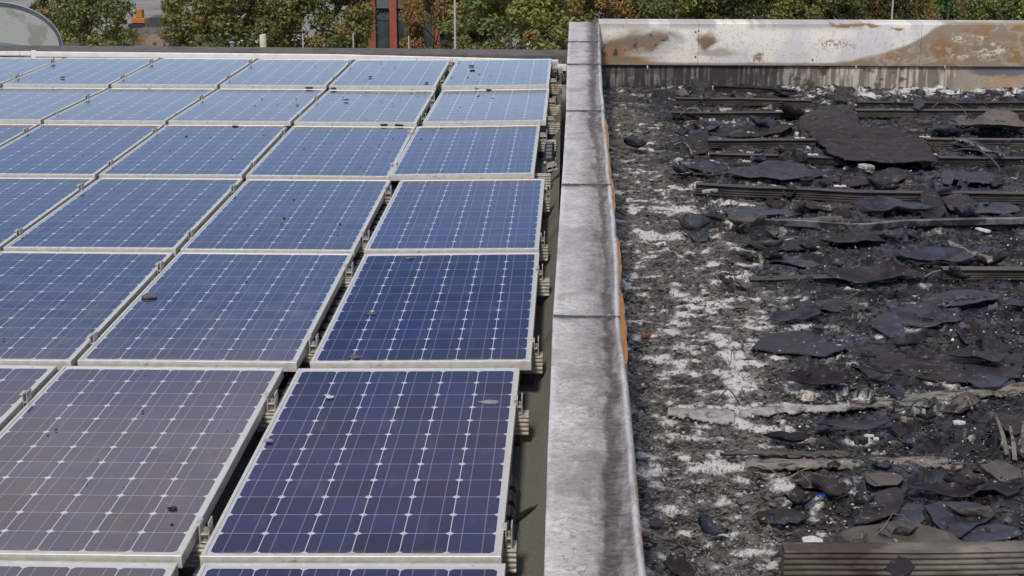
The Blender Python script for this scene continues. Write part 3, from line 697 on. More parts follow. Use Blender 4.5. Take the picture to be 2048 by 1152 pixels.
BL = [(942,132,14),(944,141,13),(917,123,7),(958,149,6),(980,152,6),(985,152,5),(903,155,5),(740,154,12),(790,135,7),(833,118,6),(853,166,11),(925,174,7),(946,172,14),(968,172,12),(1002,171,12),(1008,173,14),(1018,174,8),(953,178,12),(978,180,13),(999,178,7),(1060,175,9),(985,197,9),(955,193,7),(1058,230,8),(693,200,13),(685,195,6),(823,180,7),(836,186,6),(850,185,6),(785,208,6),(771,250,24),(798,251,18),(575,254,18),(470,253,14),(373,273,8),(340,301,5),(420,324,5),(465,318,6),(527,270,5),(608,297,6),(618,177,18),(668,177,15),(524,197,7),(510,211,5),(555,209,4),(592,197,6),(595,210,9),(568,436,10),(563,446,7),(588,399,7),(675,470,7),(102,540,5),(493,563,8),(200,308,4),(166,310,5),(285,822,9),(112,859,10),(344,1048,10),(247,975,6),(7,678,9),(998,890,14),(868,895,4),(645,872,4),(847,770,6),(857,608,6),(706,608,6),(747,275,4),(920,215,5),(297,176,5),(420,275,5),(105,176,6),(960,455,4),(840,560,4),(430,640,5),(910,990,6),(740,1010,6),(610,930,5),(680,1030,5),(560,520,5)]
rb2 = random.Random(3)
BL += [(rb2.uniform(620, 1090), rb2.uniform(118, 340), rb2.uniform(3, 6)) for _ in range(55)] + [(rb2.gauss(1000, 60), rb2.gauss(174, 3), rb2.uniform(4, 9)) for _ in range(22)] + [(rb2.uniform(60, 1000), rb2.uniform(360, 1080), rb2.uniform(3, 5.5)) for _ in range(30)]
for i, (u, v, s) in enumerate(BL):
    if u > 1092: continue
    pz = (v+355)*.518
    o = flake('char_flake', u, v, max(s/pz*.85, .007), M['blackchip'], seed=i, thick=.14, aspect=1.25 if s > 12 else 1)
    tag(o, 'small black char flake lying on the solar panels', 'char flake', 'small char flakes scattered over the panels')
big = [(980, 807, 38, 'greychip', 'grey_flake', 'large pale grey flake on the near panel beside the parapet'), (660, 795, 17, 'whitechip', 'white_flake', 'whitish flake near the top left of the near panel beside the parapet'), (537, 882, 19, 'greychip', 'grey_flake', 'crumbly light flake at the left edge of the near panel beside the parapet'), (1000, 925, 14, 'greychip', 'grey_flake', 'thin light flake at the right edge of the near panel beside the parapet'), (743, 629, 20, 'charbrown', 'brown_flake', 'brownish flat flake on the second full row beside the parapet'), (297, 595, 36, 'charbrown', 'brown_flake', 'brown curled flake over the gap of the second full row'), (345, 1017, 18, 'char', 'dark_flake', 'dark triangular flake near the right of the grey sheened near panel'), (95, 866, 9, 'greychip', 'grey_flake', 'tiny pale flake on the grey sheened near panel'), (820, 517, 16, 'board', 'brown_flake', 'thin tan flake at the top of the second full row beside the parapet'), (680, 447, 8, 'board', 'brown_flake', 'tiny yellowish chip on the third full row'), (710, 716, 26, 'charbrown', 'brown_flake', 'brown speck pile on the frame above the near panels'), (125, 155, 12, 'board', 'brown_flake', 'faint tan smear flake on the farthest row'), (948, 684, 9, 'board', 'brown_flake', 'tiny tan chip at the near end of the second full row beside the parapet'), (892, 700, 6, 'whitechip', 'white_flake', 'tiny white chip at the near end of the second full row'), (1005, 832, 8, 'whitechip', 'white_flake', 'white chip on the right frame of the near panel'), (366, 720, 16, 'charbrown', 'brown_flake', 'brown dirt crumb on the frame between first and second full rows'), (875, 778, 8, 'whitechip', 'white_flake', 'tiny white chip near the middle top of the near panel beside the parapet')]
for i, (u, v, s, mt, nm, lb) in enumerate(big):
    o = flake(nm, u, v, s/((v+355)*.518), M[mt], seed=90+i, thick=.10 if s > 30 else .15, aspect=1.25 if s > 15 else 1); tag(o, lb, 'flake')

# ================================================================== THINGS ON THE BURNED ROOF
def bz(x, y): return BZ + float(burn_h(np.array([x]), np.array([y]))[0])
def char_rail(pts, h, mat, label, w_=.06, ribs=4, sag=.0, name='burnt_rail', d=.004, zt=None, flange=0):
    """pts: photo points of the rail's upper front edge; the rail lies on the floor"""
    P = [on(u, v, BZ+h+.012) for u, v in pts]
    # densify
    st = []; n = 26
    tt = np.linspace(0, len(P)-1, n*(len(P)-1)+1)
    for t in tt:
        k = min(int(t), len(P)-2); f = t-k; q = P[k]*(1-f)+P[k+1]*f
        st.append(((q[0], q[1]+.004*float(vn(q[0]*3, 7, 3))-w_*0, BZ+.012+.008*(float(vn(q[0]*2.3, 3, 9))-.5)), (0, 1, 0), (0, 0, 1)))
    pr4 = ribprof(w_, h, ribs, d)
    if flange: pr4 = [(-flange, h-.002) if False else p for p in pr4]
    mb = MB().sweep(pr4, st)
    if flange:
        mb.sweep([(-flange, h+.0002), (w_, h+.0002), (w_, h+.004), (-flange, h+.004)], st)
    o = mb.build(name, mat); tag(o, label, 'rail', 'burnt mounting rails'); return o
R_ = [
 ([(1428, 173), (1500, 175), (1592, 182)], .050, 'charrail', 'short charred rail tilted below the far wall left of the middle'),
 ([(1352, 197), (1480, 198), (1622, 203)], .052, 'brownrail', 'brownish charred rail ending at the big curved black sheet, second from the far wall'),
 ([(1346, 226), (1600, 226)], .042, 'charrail', 'dark low rail running into the left edge of the big curved black sheet'),
 ([(1716, 206), (2048, 206), (2300, 206)], .042, 'charrail', 'thin dark rail right of the big sheet, nearest the far wall'),
 ([(1712, 222), (1850, 221), (2048, 221), (2300, 222)], .055, 'brownrail', 'ribbed brown rail running right from the top of the big curved black sheet'),
 ([(1416, 281), (1530, 281), (1632, 281)], .055, 'charrail', 'black rail left of the big curved sheet behind a bluish flaked patch'),
 ([(1852, 279), (2048, 280), (2300, 281)], .065, 'brownrail', 'dark ribbed rail right of the big curved black sheet under the silver strip'),
 ([(1420, 308), (1560, 312), (1695, 319)], .045, 'charrail', 'debris covered rail in front of the left end of the big sheet'),
 ([(1878, 317), (2048, 317), (2300, 318)], .050, 'charrail', 'black rail right of the front corner of the big curved sheet'),
 ([(1393, 370), (1560, 377), (1720, 386), (1860, 388), (2048, 388), (2300, 390)], .062, 'charrail', 'long bent black rail with a pale left end crossing the middle of the burned roof'),
 ([(1886, 541), (2048, 542), (2300, 543)], .052, 'brownrail', 'ribbed rail at the right edge below the white chip with a curled end'),
 ([(1570, 1107), (1800, 1105), (2048, 1103), (2300, 1101)], .115, 'palerail', 'pale ash streaked ribbed rail along the bottom edge of the burned roof'),
 ([(1745, 447), (1900, 443), (2048, 441), (2250, 441)], .045, 'charrail', 'dark rail with a thin silver top edge right of the bent silver strip'),
 ([(1500, 560), (1640, 556), (1700, 556)], .02, 'charrail', 'low charred rail stub half buried left of the curled rail'),
]
for pts, h, mt, lb in R_:
    char_rail(pts, h, M[mt], lb, flange=.012 if mt != 'palerail' else 0, w_=.06 if h < .1 else .075, ribs=4 if h < .1 else 6, d=.004 if h < .1 else .007)
# bent silver frame edge
P = [on(u, v, BZ+.075) for u, v in ((1478, 456), (1495, 446), (1530, 441), (1600, 443), (1700, 450), (1735, 450), (1800, 444), (1900, 441), (2048, 438), (2250, 437))]
mb = MB().sweep([(0, -.03), (.006, -.03), (.006, -.003), (.035, -.003), (.035, .003), (0, .003)], [(tuple(p), (0, 1, 0), (0, 0, 1)) for p in P])
tag(mb.build('bent_frame_edge', M['silver']), 'long bent silver panel frame edge lying across the middle of the burned roof', 'panel frame')
P = [on(u, v, BZ+.05) for u, v in ((1850, 556), (1865, 546), (1890, 541), (1935, 541), (1990, 540), (2060, 541))]
mb = MB().sweep([(0, -.01), (.02, -.01), (.02, .003), (0, .003)], [(tuple(p), (0, 1, 0), (0, 0, 1)) for p in P])
tag(mb.build('bent_frame_edge', M['silver']), 'short silver frame edge curling down at its left end near the right side', 'panel frame')

def sheet(name, px, zoff, mat, label, cat='charred sheet', group=None, curl=.02, rings=7, thick=.004, wav=.006, seed=0, tilt=(0, 0), world=None):
    rn = random.Random(seed)
    P = world if world is not None else [on(u, v, BZ+zoff)[:2] for u, v in px]
    P = [np.array(p, float) for p in P]; n = len(P); B = []
    for k in range(n):
        a, b = P[k], P[(k+1) % n]; m_ = max(int(np.linalg.norm(b-a)/.02), 2); m_ = min(m_, 30)
        for j in range(m_):
            t = j/m_; q = a*(1-t)+b*t
            B.append(q)
    B = np.array(B); c = B.mean(0); nb = len(B)
    d = B-c; ln = np.linalg.norm(d, axis=1, keepdims=True)
    jit = 1 + .085*(fbm(B[:, 0]*26, B[:, 1]*26, 4, seed+5, .65)-.5)[:, None]*2
    B = c + d*jit
    size = ln.mean(); V = [[c[0], c[1], 0]]
    for r in range(1, rings+1):
        t = r/rings
        for q in c+(B-c)*t: V.append([q[0], q[1], t])
    V = np.array(V); T = V[:, 2].copy()
    ang = np.arctan2(V[:, 1]-c[1], V[:, 0]-c[0])
    z = BZ + zoff + curl*(T**2.5)*(.4+1.2*vn(ang*1.3+3, ang*0+seed, seed)) + wav*(fbm(V[:, 0]*9, V[:, 1]*9, 3, seed+11)-.5)*2
    z += tilt[0]*(V[:, 0]-c[0]) + tilt[1]*(V[:, 1]-c[1])
    V[:, 2] = z; F = []
    for k in range(nb): F.append([0, 1+k, 1+(k+1) % nb])
    for r in range(1, rings):
        b0 = 1+(r-1)*nb; b1 = 1+r*nb
        for k in range(nb): k2 = (k+1) % nb; F.append([b0+k, b1+k, b1+k2, b0+k2])
    o = mesh_obj(name, V - np.array([c[0], c[1], BZ]), F, mat, smooth=True); o.location = (c[0], c[1], BZ)
    sm = o.modifiers.new('s', 'SOLIDIFY'); sm.thickness = thick; sm.offset = -1
    if label: tag(o, label, cat, group)
    return o
SH = [
 ('curved_sheet', [(1598,228),(1612,214),(1640,206),(1672,203),(1700,205),(1715,218),(1722,238),(1726,256),(1690,262),(1640,262),(1602,258)], .12, 'char', 'big rounded charred sheet arching over the rails', -.055, (0, .06)),
 ('fallen_sheet', [(1606,256),(1660,253),(1720,253),(1800,254),(1812,262),(1822,277),(1760,280),(1690,282),(1640,283),(1622,270)], .075, 'char', 'middle charred sheet lying in front of the arched one', -.02, (0, .05)),
 ('fallen_sheet', [(1636,282),(1700,278),(1780,278),(1846,276),(1856,290),(1870,312),(1878,326),(1840,329),(1760,328),(1690,324),(1655,308)], .075, 'char', 'long charred sheet with a pale right edge in front of the arched one', .008, (0, -.01)),
 ('grey_cone_sheet', [(1905,258),(1930,250),(1960,246),(1970,232),(1990,228),(2020,236),(2060,262),(2070,270),(2000,266),(1930,266)], .06, 'charbrown', 'grey brown crumpled sheet with a peak at the right edge of the rails', .05, (0, .0)),
 ('curled_plate', [(1680,1075),(1715,1062),(1760,1058),(1800,1052),(1850,1062),(1905,1080),(1925,1095),(1850,1100),(1790,1096),(1730,1094),(1695,1086)], .03, 'charbrown', 'light brown curled plate just behind the bottom rail', .012, (0, .06)),
 ('curled_plate', [(1705,1058),(1722,1030),(1735,1005),(1742,995),(1790,990),(1805,998),(1808,1015),(1795,1030),(1770,1043),(1730,1056)], .035, 'char', 'dark plate with an ash speckled top above the light brown plate', .016, (0, .05)),
 ('curled_plate', [(1812,1012),(1840,1012),(1850,1045),(1838,1052),(1800,1045),(1780,1040)], .02, 'charblue', 'small blue black plate between the speckled plate and the large oval one', .006, (0, 0)),
 ('curled_plate', [(1848,1020),(1880,1012),(1930,1012),(1965,1022),(1990,1040),(1960,1055),(1920,1080),(1895,1078),(1865,1050)], .03, 'charblue', 'large oval blue black plate near the bottom right corner', .010, (0, .03)),
 ('curled_plate', [(1925,1078),(1955,1060),(1990,1052),(2030,1062),(2046,1075),(2010,1088),(1960,1095),(1920,1092)], .02, 'charblue', 'blue black plate right of the oval one above the bottom rail', .008, (0, .0)),
 ('curled_plate', [(1728,956),(1760,950),(1795,952),(1808,962),(1795,974),(1750,976),(1732,968)], .03, 'charbrown', 'flat grey brown oval plate below the wavy pale board', .004, (0, .0)),
 ('curled_plate', [(1742,648),(1768,640),(1790,638),(1810,660),(1812,668),(1790,668),(1745,655)], .06, 'charblue', 'tilted blue grey shard in the middle right of the burned roof', .004, (0, .25)),
 ('curled_plate', [(1690,700),(1780,690),(1880,700),(1980,705),(2048,720),(2048,760),(1900,770),(1780,752),(1700,735)], .012, 'char', 'wide flat charred sheet in the right part above the ash lines', .008, (0, .0)),
 ('curled_plate', [(1530,675),(1600,665),(1680,672),(1700,700),(1650,715),(1560,708),(1500,700)], .012, 'charblue', 'wide bluish ash dusted sheet left of the wide flat one', .008, (0, .0)),
 ('curled_plate', [(1985,845),(2010,835),(2070,840),(2080,870),(2030,875),(2005,862)], .05, 'char', 'dark grey rounded sheet at the right edge above the splintered timber', .01, (0, .0)),
 ('curled_plate', [(1930,765),(1960,758),(2005,760),(2020,768),(1990,778),(1950,776)], .05, 'charblue', 'pale blue grey curved shard near the right edge above the ash line', .012, (0, .1)),
 ('curled_plate', [(1882,402),(1905,396),(1935,398),(1958,410),(1930,420),(1900,418)], .05, 'char', 'rounded shard leaning on the long bent rail', .01, (0, .1)),
 ('curled_plate', [(1840,400),(1870,395),(1895,420),(1870,432),(1842,425)], .05, 'char', 'broad shard left of the rounded one on the long bent rail', .01, (0, .2)),
 ('curled_plate', [(1832,320),(1850,310),(1868,316),(1866,330),(1845,334)], .02, 'charbrown', 'brown shard at the front corner of the pale edged sheet', .006, (0, .1)),
 ('curled_plate', [(1882,355),(1900,350),(1912,356),(1902,368),(1886,366)], .05, 'charblue', 'upright blue shard right of the middle behind the long bent rail', .01, (0, .1)),
 ('curled_plate', [(1667,185),(1676,178),(1690,178),(1696,190),(1690,202),(1668,200)], .12, 'char', 'rounded shard standing up behind the top of the big sheet', .01, (0, .05)),
 ('curled_plate', [(1382,175),(1420,172),(1428,190),(1400,194),(1380,190)], .03, 'char', 'square charred block at the far wall left of the tilted rail', .01, (0, .3)),
 ('curled_plate', [(1829,205),(1842,200),(1850,212),(1838,220),(1826,216)], .08, 'charblue', 'small blue shard standing on the ribbed brown rail', .01, (0, .05)),
 ('curled_plate', [(1355,290),(1385,275),(1415,272),(1420,300),(1390,305),(1360,302)], .03, 'char', 'grey charred sheet at the left end of the rails', .01, (0, .1)),
 ('curled_plate', [(1548,1120),(1575,1090),(1600,1095),(1590,1118)], .05, 'char', 'small dark shard at the left end of the bottom rail', .01, (0, .1)),
 ('curled_plate', [(1766,1148),(1780,1128),(1798,1116),(1815,1126),(1830,1140),(1822,1152),(1795,1160)], .135, 'char', 'dark pointed shard lying on the bottom rail', .01, (0, .0)),
 ('curled_plate', [(1340,1150),(1325,1135),(1340,1120),(1365,1125),(1395,1150),(1370,1160)], .03, 'char', 'dark rounded shard at the bottom left of the burned roof', .01, (0, .1)),
 ('curled_plate', [(1375,470),(1395,462),(1420,468),(1415,480),(1390,482)], .02, 'charblue', 'pale blue grey patch beside the second ash patch', .004, (0, .1)),
 ('curled_plate', [(1880,1065),(1910,1050),(1960,1030),(2000,1000),(2048,1010),(2060,1060),(1960,1070)], .008, 'char', 'flat charred sheet under the oval plate', .004, (0, .0)),
 ('curled_plate', [(1960,940),(1995,930),(2040,945),(2048,965),(2000,965)], .03, 'charbrown', 'brown grey shard right of the wavy pale board end', .01, (0, .1)),
 ('curled_plate', [(1780,860),(1800,850),(1810,868),(1800,875)], .03, 'char', 'small shard left of the wood stub', .01, (0, .2)),
 ('curled_plate', [(1300,1043),(1318,1040),(1330,1048),(1322,1056),(1300,1056)], .04, 'charblue', 'grey shard sticking out from under the parapet cap near the bottom', .004, (0, .0)),
]
for i, (nm, px, zo, mt, lb, cu, ti) in enumerate(SH):
    sheet(nm, px, zo, M[mt], lb, curl=cu, tilt=ti, seed=200+i, thick=.005, wav=.014 if i < 4 else .008, rings=16 if i < 4 else 9)
rb = random.Random(77)
for k, (cu_, cv_, wu, hv) in enumerate(((1500, 262, 95, 13), (1420, 345, 55, 10), (1560, 350, 110, 12), (1680, 362, 80, 9), (1960, 362, 75, 12), (1780, 350, 60, 10), (1510, 425, 90, 9), (1640, 418, 70, 8), (1800, 420, 90, 10), (1980, 418, 70, 9), (1560, 490, 80, 12), (1720, 480, 90, 12), (1880, 520, 100, 14), (1600, 520, 70, 10), (1760, 560, 110, 14), (1930, 600, 90, 15), (1660, 610, 90, 14), (1840, 640, 80, 16), (1580, 640, 60, 10), (1990, 690, 70, 16), (1880, 740, 110, 12), (1640, 765, 80, 12), (1700, 850, 90, 9), (1960, 720, 60, 12), (1580, 885, 60, 9), (1640, 965, 70, 16), (1900, 985, 90, 14), (1560, 1030, 60, 16), (1990, 980, 60, 14), (1480, 300, 50, 8), (1740, 300, 50, 8), (1950, 300, 60, 6))):
    n_ = rb.choice((7, 8, 9)); px = [(cu_+math.cos(6.283*j/n_+.3)*wu*rb.uniform(.55, 1.15), cv_+math.sin(6.283*j/n_+.3)*hv*rb.uniform(.6, 1.2)) for j in range(n_)]
    if 1600 < cu_ < 1870 and cv_ < 330: continue
    sheet('membrane_sheet', px, rb.uniform(.022, .04), M[rb.choice(('charblue', 'char', 'charblue', 'char', 'charblue'))], 'broad wrinkled sheet of charred roofing membrane', 'charred sheet', 'broad wrinkled charred membrane sheets', curl=rb.uniform(-.02, .04), rings=10, thick=.004, wav=.016, seed=600+k, tilt=(rb.gauss(0, .05), rb.uniform(-.02, .16)))
# wavy pale board and ash covered strips
def strip(name, top, bot, zoff, mat, label, cat, thick=.012, bumpy=.030, nseg=50):
    tu = [p[0] for p in top]; tv = [p[1] for p in top]; bu = [p[0] for p in bot]; bv = [p[1] for p in bot]
    us = np.linspace(max(tu[0], bu[0]), min(tu[-1], bu[-1]), nseg); V = []; k = 7
    for u in us:
        a = on(u, np.interp(u, tu, tv)+1.5*(float(vn(u*.05, 1, 5))-.5), BZ+zoff); b = on(u, np.interp(u, bu, bv)+5*(float(vn(u*.06, 2, 6))-.5)+5*(float(vn(u*.21, 4, 8))-.5), BZ+zoff)
        for j in range(k):
            t = j/(k-1); q = a*(1-t)+b*t
            V.append((q[0], q[1], q[2]+bumpy*(float(fbm(np.array(q[0]*6), np.array(q[1]*12), 3, 77))-.5)+.008*math.sin(t*3.14)))
    F = [[i*k+j, i*k+j+1, (i+1)*k+j+1, (i+1)*k+j] for i in range(nseg-1) for j in range(k-1)]
    o = mesh_obj(name, V, F, mat, smooth=True); s = o.modifiers.new('s', 'SOLIDIFY'); s.thickness = thick; s.offset = -1 
    return tag(o, label, cat)
strip('warped_board', [(1490, 925), (1560, 918), (1640, 916), (1720, 914), (1800, 910), (1880, 915), (1925, 928)], [(1490, 934), (1560, 938), (1640, 932), (1720, 937), (1760, 940), (1800, 935), (1860, 928), (1900, 938), (1925, 936)], .026, M['board'], 'long warped grey brown board lying above the blue black plates', 'board')
strip('ash_covered_rail', [(1700, 800), (1800, 790), (1870, 782), (1900, 782), (1990, 772), (2060, 765)], [(1700, 818), (1800, 812), (1850, 812), (1900, 800), (1990, 788), (2060, 780)], .028, M['board'], 'ash covered grey rail above the white round chip on the right', 'rail')
strip('ash_ridge', [(1336, 814), (1400, 812), (1450, 814), (1470, 818)], [(1336, 830), (1400, 840), (1450, 846), (1470, 840)], .018, M['ash'], 'thick pale ash ridge left of the long ash line', 'ash ridge', bumpy=.03)
strip('ash_ridge', [(1478, 820), (1560, 812), (1640, 808), (1700, 803)], [(1478, 828), (1560, 824), (1640, 822), (1700, 820)], .02, M['ash'], 'long thin pale ash line across the middle of the burned roof', 'ash ridge', bumpy=.03)
strip('scorched_plank', [(1560, 440), (1620, 434), (1685, 432)], [(1560, 444), (1620, 444), (1685, 440)], .05, M['brownrail'], 'reddish brown scorched plank behind the bent silver frame edge', 'plank')
strip('scorched_plank', [(1895, 482), (1940, 500), (1985, 514)], [(1895, 488), (1925, 506), (1985, 524)], .05, M['board'], 'narrow grey plank lying slantwise under the white chip', 'plank')
strip('silver_strip', [(1906, 272), (1940, 284), (2008, 306)], [(1906, 275), (1940, 290), (2008, 311)], .09, M['silver'], 'thin silver strip lying slantwise over the dark rails at the right', 'metal strip', thick=.01)
strip('curved_pale_strip', [(1440, 905), (1500, 900), (1600, 903), (1700, 905)], [(1440, 908), (1500, 908), (1600, 912), (1700, 912)], .03, M['charbrown'], 'thin dark strip with a pale edge just above the warped board', 'strip')
# small special pieces
def chunk(name, u, v, sx, sy, sz, mat, label, cat, zoff=.02, rot=0, seed=0, rough=.18):
    rn = random.Random(seed+3); p = on(u, v, BZ+zoff); vs = []; n = 5
    V = []; 
    for k in range(n+1):
        for j in range(8):
            a = 2*math.pi*(j+.5)/8; t = k/n; s_ = (.75+.35*math.sin(math.pi*t)) 
            V.append(((t-.5)*sx, math.copysign(abs(math.cos(a))**.45, math.cos(a))*sy/2*s_*(1+rn.uniform(-rough, rough)), math.copysign(abs(math.sin(a))**.45, math.sin(a))*sz/2*s_*(1+rn.uniform(-rough, rough))+sz/2))
    F = [[k*8+j, k*8+(j+1) % 8, (k+1)*8+(j+1) % 8, (k+1)*8+j] for k in range(n) for j in range(8)] + [[j for j in range(8)][::-1], [n*8+j for j in range(8)]]
    o = mesh_obj(name, V, F, mat); o.location = (p[0], p[1], BZ+zoff); o.rotation_euler = (rn.uniform(-.1, .1), rn.uniform(-.12, .12), rot)
    return tag(o, label, cat)
chunk('brick_fragment', 1292, 675, .045, .03, .018, M['brick'], 'small red brick fragment beside the parapet on the grey debris', 'brick', seed=1)
chunk('wood_stub', 1812, 845, .05, .025, .022, M['board'], 'small tan wood stub below the ash covered rail', 'wood', .03, seed=2)
chunk('white_chip', 1918, 848, .045, .035, .012, M['whitechip'], 'rounded white chip right of the wood stub', 'chip', .04, seed=3)
chunk('white_chip', 1966, 462, .085, .045, .012, M['whitechip'], 'bright white angular chip in the upper right of the burned roof', 'chip', .07, rot=-.6, seed=4)
chunk('white_block', 1624, 1090, .065, .05, .022, M['whitechip'], 'white topped block sitting on the left end of the bottom rail', 'block', .09, seed=5)
chunk('black_block', 1612, 1104, .05, .05, .04, M['blackchip'], 'black burnt block under the white topped block', 'block', .06, seed=6)
chunk('melted_lump', 1722, 888, .05, .04, .03, M['blackchip'], 'black bubbly melted lump, left one above the warped board', 'lump', .04, seed=7, rough=.35)
chunk('melted_lump', 1754, 880, .05, .03, .022, M['blackchip'], 'black bubbly melted lump, right one above the warped board', 'lump', .04, seed=8, rough=.35)
chunk('white_cap_piece', 1738, 874, .035, .015, .01, M['whitechip'], 'bright white cap on the melted black lump, left one', 'chip', .07, seed=9)
chunk('white_cap_piece', 1752, 880, .02, .015, .01, M['whitechip'], 'bright white cap between the melted black lumps', 'chip', .07, seed=10)
chunk('blue_fragment', 1642, 993, .03, .02, .008, M['bluepaint'], 'tiny bright blue fragment below the warped board', 'fragment', .03, seed=11)
chunk('blue_fragment', 1932, 198, .02, .02, .015, M['bluepaint'], 'tiny blue fragment near the far wall', 'fragment', .05, seed=12)
chunk('ash_lump', 1732, 338, .11, .06, .03, M['ash'], 'pale ash lump in front of the pale edged sheet', 'ash lump', .05, seed=13)
chunk('ash_lump', 1452, 222, .10, .05, .02, M['ash'], 'pale ash lump between the left rails near the far wall', 'ash lump', .05, seed=14)
chunk('ash_lump', 1420, 385, .10, .04, .02, M['ash'], 'pale crust on the left end of the long bent rail', 'ash lump', .05, seed=15)
chunk('black_stump', 1598, 324, .05, .05, .06, M['blackchip'], 'round black stump left of the big sheet front corner', 'stump', .04, seed=16, rough=.3)
for k in range(5):
    u, v = ((2025, 900), (2036, 890), (2044, 905), (2030, 915), (2015, 905))[k]; p = on(u, v, BZ+.03)
    mb = MB(); a = Vector((p[0], p[1], BZ+.02)); b = a+Vector((.05-.02*k, .03+.012*k, .075+.012*k)); mb.tube([a, a.lerp(b, .5)+Vector((.004, 0, 0)), b], [.009, .008, .004], 5)
    tag(mb.build('timber_splinter', M['board']), 'grey splinter of burnt timber standing at the right edge', 'splinter', 'splinters of the burnt post at the right edge')
for k in range(6):
    u, v = ((1905, 790), (1918, 796), (1935, 800), (1928, 812), (1945, 815), (1955, 808))[k]; p = on(u, v, BZ+.05)
    mb = MB(); a = Vector((p[0], p[1], BZ+.04)); ang = -.5+k*.55; b = a+Vector((math.cos(ang)*.07, math.sin(ang)*.05, .03)); mb.tube([a, a.lerp(b, .5)+Vector((0, 0, .008)), b], [.006, .006, .003], 5)
    tag(mb.build('frayed_splinter', M['board']), 'frayed pale fibre sticking out of the ash covered rail', 'splinter', 'frayed fibres on the ash covered rail')
def wire(name, pts, z, r, mat, label):
    P = [Vector(on(u, v, BZ+z)) for u, v in pts]; Q = []
    for i in range(len(P)-1):
        for t in np.linspace(0, 1, 6, endpoint=False):
            p0 = P[max(i-1, 0)]; p1 = P[i]; p2 = P[i+1]; p3 = P[min(i+2, len(P)-1)]
            Q.append(.5*((2*p1)+(p2-p0)*t+(2*p0-5*p1+4*p2-p3)*t*t+(3*p1-p0-3*p2+p3)*t**3))
    Q.append(P[-1]); return tag(MB().tube(Q, r, 6).build(name, mat, smooth=True), label, 'wire')
wire('red_wire', [(1795, 250), (1815, 253), (1850, 254), (1880, 252), (1905, 248)], .075, .004, M['wire_red'], 'dull red wire lying between the right rails')
wire('red_wire', [(1990, 215), (2010, 222), (2048, 228), (2080, 232)], .1, .004, M['wire_red'], 'dull red wire at the right edge near the far wall')
wire('red_wire', [(1370, 240), (1390, 242), (1420, 236)], .06, .003, M['wire_red'], 'short dull red wire at the left end of the rails')
wire('dark_wire', [(1905, 302), (1930, 298), (1960, 302), (1985, 320), (2000, 338)], .09, .007, M['wire'], 'black cable bending down over the right rails')
wire('dark_wire', [(1722, 900), (1728, 912), (1745, 922), (1790, 930), (1810, 938)], .07, .003, M['wire'], 'thin dark cable lying over the warped board')
wire('dark_wire', [(1860, 222), (1880, 205), (1920, 212), (1935, 235)], .13, .005, M['wire'], 'black loop of cable over the ribbed brown rail')
wire('pale_wire', [(1594, 941), (1610, 955), (1624, 970)], .03, .003, M['silver'], 'pale stiff wire below the left end of the warped board')
wire('pale_wire', [(1640, 985), (1655, 992), (1668, 995)], .03, .0025, M['silver'], 'pale stiff wire beside the tiny blue fragment')
wire('pale_wire', [(1705, 955), (1708, 965), (1711, 978)], .03, .0025, M['silver'], 'pale stiff wire standing left of the oval plate')
wire('pale_wire', [(1482, 680), (1486, 690), (1490, 702)], .03, .006, M['board'], 'thick pale stick at the left of the bluish sheet')
wire('curved_metal_piece', [(1348, 290), (1366, 286), (1378, 296), (1384, 312)], .04, .010, M['silver'], 'curved pale metal piece at the left end of the rails')
wire('curved_metal_piece', [(1362, 228), (1372, 220), (1388, 217), (1402, 224)], .05, .008, M['silver'], 'small arched pale metal piece on the left rail')
wire('pale_wire', [(1560, 292), (1572, 300), (1582, 308)], .09, .006, M['board'], 'short pale stick leaning on the left rails')
# bolts standing on their feet
for i, (u, v) in enumerate(((1561, 218), (1600, 272), (1790, 215), (1850, 270), (1680, 368), (1625, 305), (1862, 305))):
    p = on(u, v+4, BZ+.05); root = empty('anchor_bolt', (p[0], p[1], BZ+.05)); tag(root, 'upright burnt anchor bolt with a pale foot on the rails', 'bolt', 'upright bolts on the burnt rails')
    MB().tube([(0, 0, .004), (.002*i-.004, 0, .07)], .007, 8).build('shaft', M['charrail'], root)
    MB().tube([(-.002, 0, .065), (-.002, 0, .075)], .014, 6).build('nut', M['charrail'], root)
    MB().box(-.04, .04, -.02, .02, -.004, .004).build('foot', M['whitechip'], root, bevel=.002)

